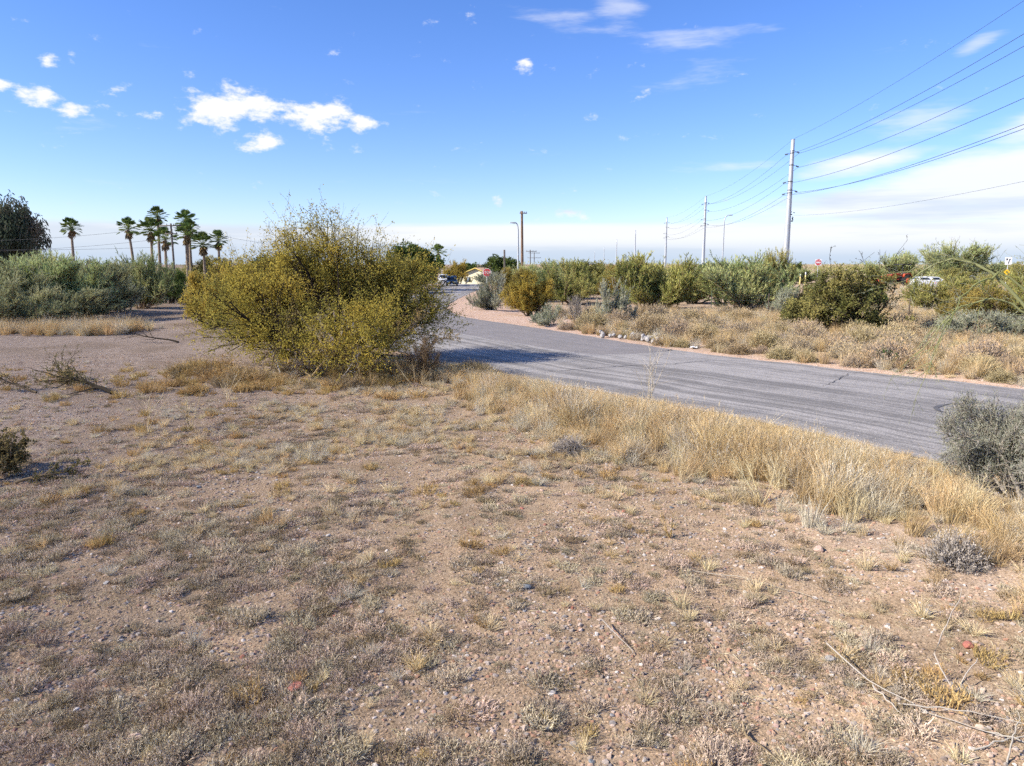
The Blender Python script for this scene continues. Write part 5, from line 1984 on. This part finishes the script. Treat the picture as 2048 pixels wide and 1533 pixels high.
def car(name, label, x, y, rz, paint, L=4.7, W=1.9, Ht=1.75, pickup=False, cat='car'):
    """front faces -y"""
    z = H(x, y) + .02
    t = thing(name, label, cat, (x, y, z), rz)
    hw = W / 2
    hl = L / 2
    # lower body as lofted cross-sections along y
    st = [(-hl, .48, .80, .86), (-hl + .12, .38, .98, .96), (-hl + 1.15, .36, 1.08, 1.0), (0, .36, 1.1, 1.0), (hl - .5, .38, 1.1, 1.0), (hl - .06, .42, 1.05, .97), (hl, .55, .95, .92)]
    V = []
    for yy, z0, z1, f in st:
        V += [(-hw * f, yy, z0), (hw * f, yy, z0), (hw * f, yy, z0 + (z1 - z0) * .6), (hw * f * .95, yy, z1), (-hw * f * .95, yy, z1), (-hw * f, yy, z0 + (z1 - z0) * .6)]
    n = len(st)
    i = np.arange(n * 6).reshape(n, 6)
    q = np.stack([i[:-1], i[1:], np.roll(i[1:], -1, 1), np.roll(i[:-1], -1, 1)], -1).reshape(-1, 4)
    b = Buf().add(V, q)
    b.add(V, np.array([i[0][::-1], i[-1]]))
    body = bevel(obj('body', b.mesh('car_body', paint), t), .05, 3)
    # greenhouse
    y0, y1 = -hl + 1.2, (hl - .12 if not pickup else .45)
    cs = [(y0, 1.07, hw * .93), (y0 + .75, Ht - .06, hw * .77), ((y0 + y1) / 2, Ht, hw * .78), (y1 - .35, Ht - .05, hw * .77), (y1, 1.09, hw * .92)]
    V = []
    for yy, zz, ww in cs:
        V += [(-hw * .93, yy, 1.06), (hw * .93, yy, 1.06), (ww, yy, zz + .001), (-ww, yy, zz + .001)]
    i = np.arange(20).reshape(5, 4)
    q = np.stack([i[:-1], i[1:], np.roll(i[1:], -1, 1), np.roll(i[:-1], -1, 1)], -1).reshape(-1, 4)
    bevel(obj('cabin', Buf().add(V, q).mesh('cabin', paint), t), .03, 2)

    def quad(nm, m_, pts, parent=t):
        p = np.array(pts, float)
        nn = nrm(np.cross(p[1] - p[0], p[2] - p[0]))
        V = np.concatenate([p + nn * .012, p - nn * .02])
        F = [[0, 1, 2, 3], [7, 6, 5, 4]] + [[k, k + 4, (k + 1) % 4 + 4, (k + 1) % 4][::1] for k in range(4)]
        return obj(nm, Buf().add(V, F).mesh(nm, m_), parent)
    quad('windshield', 'car_glass', [(-hw * .86, y0 + .06, 1.14), (hw * .86, y0 + .06, 1.14), (hw * .72, y0 + .70, Ht - .1), (-hw * .72, y0 + .70, Ht - .1)])
    quad('rear_window', 'car_glass', [(hw * .82, y1 - .05, 1.18), (-hw * .82, y1 - .05, 1.18), (-hw * .7, y1 - .3, Ht - .12), (hw * .7, y1 - .3, Ht - .12)])
    ym = (y0 + y1) / 2
    for s in (-1, 1):
        for a, c in ((y0 + .5, ym - .05), (ym + .05, y1 - .35)):
            pts = [(s * hw * .925, a, 1.14), (s * hw * .925, c, 1.14), (s * hw * .80, c, Ht - .12), (s * hw * .80, a + .25, Ht - .12)]
            quad('side_window', 'car_glass', pts if s > 0 else pts[::-1])
        b = Buf()
        box(b, s * hw * .62 - .2, s * hw * .62 + .2, -hl - .02, -hl + .14, .72, .88)
        bevel(obj('headlight', b.mesh('headlight', 'lamp_glass'), t), .03)
        b = Buf()
        box(b, s * hw * .8 - .1, s * hw * .8 + .1, hl - .08, hl + .015, .75, 1.0)
        obj('tail_light', b.mesh('tail_light', 'lamp_red'), t)
        b = Buf()
        box(b, s * (hw + .1) - .1, s * (hw + .1) + .1, y0 + .3, y0 + .4, 1.1, 1.25)
        bevel(obj('mirror', b.mesh('mirror', paint), t), .03)
        for yy in (-hl + .85, hl - .9):
            wheel(t, s * (hw - .1), yy, .36, .24)
    b = Buf()
    box(b, -hw * .42, hw * .42, -hl - .015, -hl + .1, .66, .86)
    obj('grille', b.mesh('grille', 'tractor_dark'), t)
    b = Buf()
    box(b, -hw * .92, hw * .92, -hl - .08, -hl + .1, .38, .58)
    bevel(obj('bumper', b.mesh('bumper', 'tractor_dark'), t), .04)
    b = Buf()
    box(b, -.15, .15, -hl - .1, -hl - .082, .42, .54)
    obj('licence_plate', b.mesh('licence_plate', 'sign_white'), t)
    return t


car('parked_suv', 'dark blue SUV facing the camera on the left of the far road', -10.6, 127, .06, 'suv_paint', 4.7, 1.95, 1.78)
car('parked_car', 'white car parked behind the dark blue SUV', -13.7, 143, .1, 'white_paint', 4.9, 1.95, 1.9)
car('pickup_truck', 'silver pickup half hidden by branches at the right', 51.6, 82, 1.2, 'silver_paint', 5.4, 1.95, 1.85, True, 'truck')
car('parked_car', 'silver-white car behind bushes left of the silver pickup', 50.6, 86.5, 1.5, 'white_paint', 4.6, 1.85, 1.5)


def tractor(x, y, rz):
    z = H(x, y)
    t = thing('tractor', 'orange-red tractor with dark canopy behind the olive mesquite', 'tractor', (x, y, z), rz)
    b = Buf()
    prism(b, [(-1.9, .8), (-1.9, 1.45), (-.6, 1.7), (-.4, 1.7), (-.4, .8)], -.38, .38)
    bevel(obj('hood', b.mesh('hood', 'tractor_orange'), t), .06)
    b = Buf()
    box(b, -1.95, 1.3, -.28, .28, .55, .85)
    obj('chassis', b.mesh('chassis', 'tractor_dark'), t)
    for s in (-1, 1):
        b = Buf()
        prism(b, [(.1, 1.1), (.25, 1.65), (1.1, 1.75), (1.5, 1.3), (1.5, 1.15), (1.1, 1.6), (.35, 1.5)], s * .75 - .22, s * .75 + .22)
        obj('fender', b.mesh('fender', 'tractor_orange'), t)
        for xx in (0.15, 1.2):
            b = Buf()
            cyl(b, (xx, s * .6, 1.4), (xx, s * .6, 2.85), .04, .04, 6)
            obj('canopy_post', b.mesh('canopy_post', 'tractor_dark'), t)
        b = Buf()
        prism(b, [(-2.9, .7), (-2.8, .9), (-1.2, 1.75), (.0, 1.6), (.0, 1.4), (-1.2, 1.5), (-2.6, .7)], s * .62 - .06, s * .62 + .06)
        obj('loader_arm', b.mesh('loader_arm', 'tractor_orange'), t)
        for xx, r, w in ((.75, .75, .45), (-1.35, .45, .3)):
            o = obj('wheel', None, t, (xx, s * .85, r), (0, 0, pi / 2))
            bb = Buf()
            cyl(bb, (-w / 2, 0, 0), (w / 2, 0, 0), r, r, 20)
            for k in range(18):
                a = k * 2 * pi / 18
                cyl(bb, (-w / 2, math.cos(a) * r, math.sin(a) * r), (w / 2, math.cos(a + .2) * r, math.sin(a + .2) * r), .05, .05, 4)
            obj('tyre', bb.mesh('tractor_tyre', 'tyre'), o)
            bb = Buf()
            cyl(bb, (-w * .53, 0, 0), (w * .53, 0, 0), r * .5, r * .5, 14)
            obj('rim', bb.mesh('tractor_rim', 'tractor_orange'), o)
    b = Buf()
    box(b, -.1, 1.5, -.8, .8, 2.85, 2.97)
    bevel(obj('canopy', b.mesh('canopy', 'tractor_dark'), t), .05)
    b = Buf()
    prism(b, [(-3.5, .35), (-3.4, .9), (-2.8, .95), (-2.8, .35)], -.95, .95)
    obj('bucket', b.mesh('bucket', 'tractor_orange'), t)
    b = Buf()
    box(b, .35, .85, -.28, .28, 1.2, 1.35)
    box(b, .8, .95, -.28, .28, 1.35, 1.9)
    bevel(obj('seat', b.mesh('seat', 'tractor_dark'), t), .04)
    cyl_b = Buf()
    cyl(cyl_b, (-1.2, .2, 1.6), (-1.2, .2, 2.3), .05, .05, 8)
    obj('exhaust', cyl_b.mesh('exhaust', 'tractor_dark'), t)


tractor(52.6, 98, .25)


# ------------------------------------------------------------------ house
def house(x, y, rz):
    z = H(x, y) - .1
    t = thing('house', 'cream house with brown gable roof and yellow fascia at the end of the road', 'house', (x, y, z), rz)
    W2, D, eave, ridge = 4.6, 11.0, 2.6, 4.3
    b = Buf()
    prism(b, [(-W2, 0), (W2, 0), (W2, eave), (0, ridge - .12), (-W2, eave)], 0, D)
    obj('wall', b.mesh('house_wall', 'wall_cream'), t)
    o = .7
    sl = (ridge - eave) / W2
    for s in (-1, 1):
        b = Buf()
        prism(b, [(0, ridge), (s * (W2 + o), eave - sl * o), (s * (W2 + o), eave - sl * o + .16), (0, ridge + .16)], -.6, D + .6)
        r_ = obj('roof', b.mesh('house_roof', 'roof_brown'), t)
        b = Buf()
        prism(b, [(0, ridge - .06), (s * (W2 + o), eave - sl * o - .06), (s * (W2 + o), eave - sl * o + .17), (0, ridge + .17)], -.66, -.602)
        obj('fascia', b.mesh('fascia', 'fascia_yellow'), r_)
    for xx in (1.6, -2.3):
        b = Buf()
        box(b, xx - .75, xx + .75, -.06, -.003, .95, 2.15)
        f = obj('window', b.mesh('window_frame', 'white_paint'), t)
        for k in (-1, 1):
            b = Buf()
            box(b, xx + k * .36 - .31, xx + k * .36 + .31, -.085, -.063, 1.02, 2.08)
            obj('pane', b.mesh('pane', 'house_glass'), f)
    b = Buf()
    box(b, W2 + .01, W2 + 3.4, 1.2, D - 1, 0, 2.3)
    obj('side_annex', b.mesh('side_annex', 'wall_redbrown'), t)
    b = Buf()
    box(b, W2 + .02, W2 + 4.0, .6, D - .5, 2.32, 2.5)
    obj('carport_roof', b.mesh('carport_roof', 'white_roof'), t)
    b = Buf()
    cyl(b, (-.4, 3, ridge - .1), (-.4, 3, ridge + 1.6), .03, .02, 6)
    obj('antenna', b.mesh('antenna', 'dark_metal'), t)


house(-8.9, 178, -.38)


# ------------------------------------------------------------------ brush on the horizon
def far_brush():
    rng = np.random.RandomState(55)
    b = Buf()
    P = []
    for i in range(1500):
        y = rng.uniform(105, 520) if i > 420 else rng.uniform(78, 130)
        x = rng.uniform(-1, 1) * (.82 * y + 10)
        if -34 < x < 1.5 and y < 240 and i >= 0 and (x > -24 or y < 130):
            continue
        if x < -20 and y < 100:
            continue
        if 30 < x < 60 and y < 112:
            continue
        P.append((x, y))
    for x, y in P:
        z = float(hroll(np.array([x]), np.array([y]))[0])
        h = rng.uniform(2.0, 3.9) if x > -20 else rng.uniform(2.8, 4.6)
        w = rng.uniform(2.0, 4.0)
        k = 170 if y < 150 else 60
        u = nrm(rng.normal(size=(k, 3))) * (rng.rand(k) ** .4)[:, None]
        u[:, 2] = np.abs(u[:, 2])
        pos = u * np.array([w, w, h]) * (1 + .25 * (vn(u[:, 0] * 3 + x, u[:, 2] * 3 + y) - .5))[:, None] + np.array([x, y, z])
        cbase = rng.normal(.45, .22)
        s = .35 if y < 150 else .55
        leaves(b, rng, pos, u + np.array([0, 0, .5]) + rng.normal(size=(k, 3)) * .4, s * rng.uniform(.6, 1.5, k), s * .13, np.clip(cbase + rng.normal(size=k) * .2, 0, 1))
    o = obj('distant_brush', b.mesh('distant_brush', 'twig_olive'))
    tag(o, 'low desert brush merging into one band on the horizon', 'brush', kind='stuff')


far_brush()
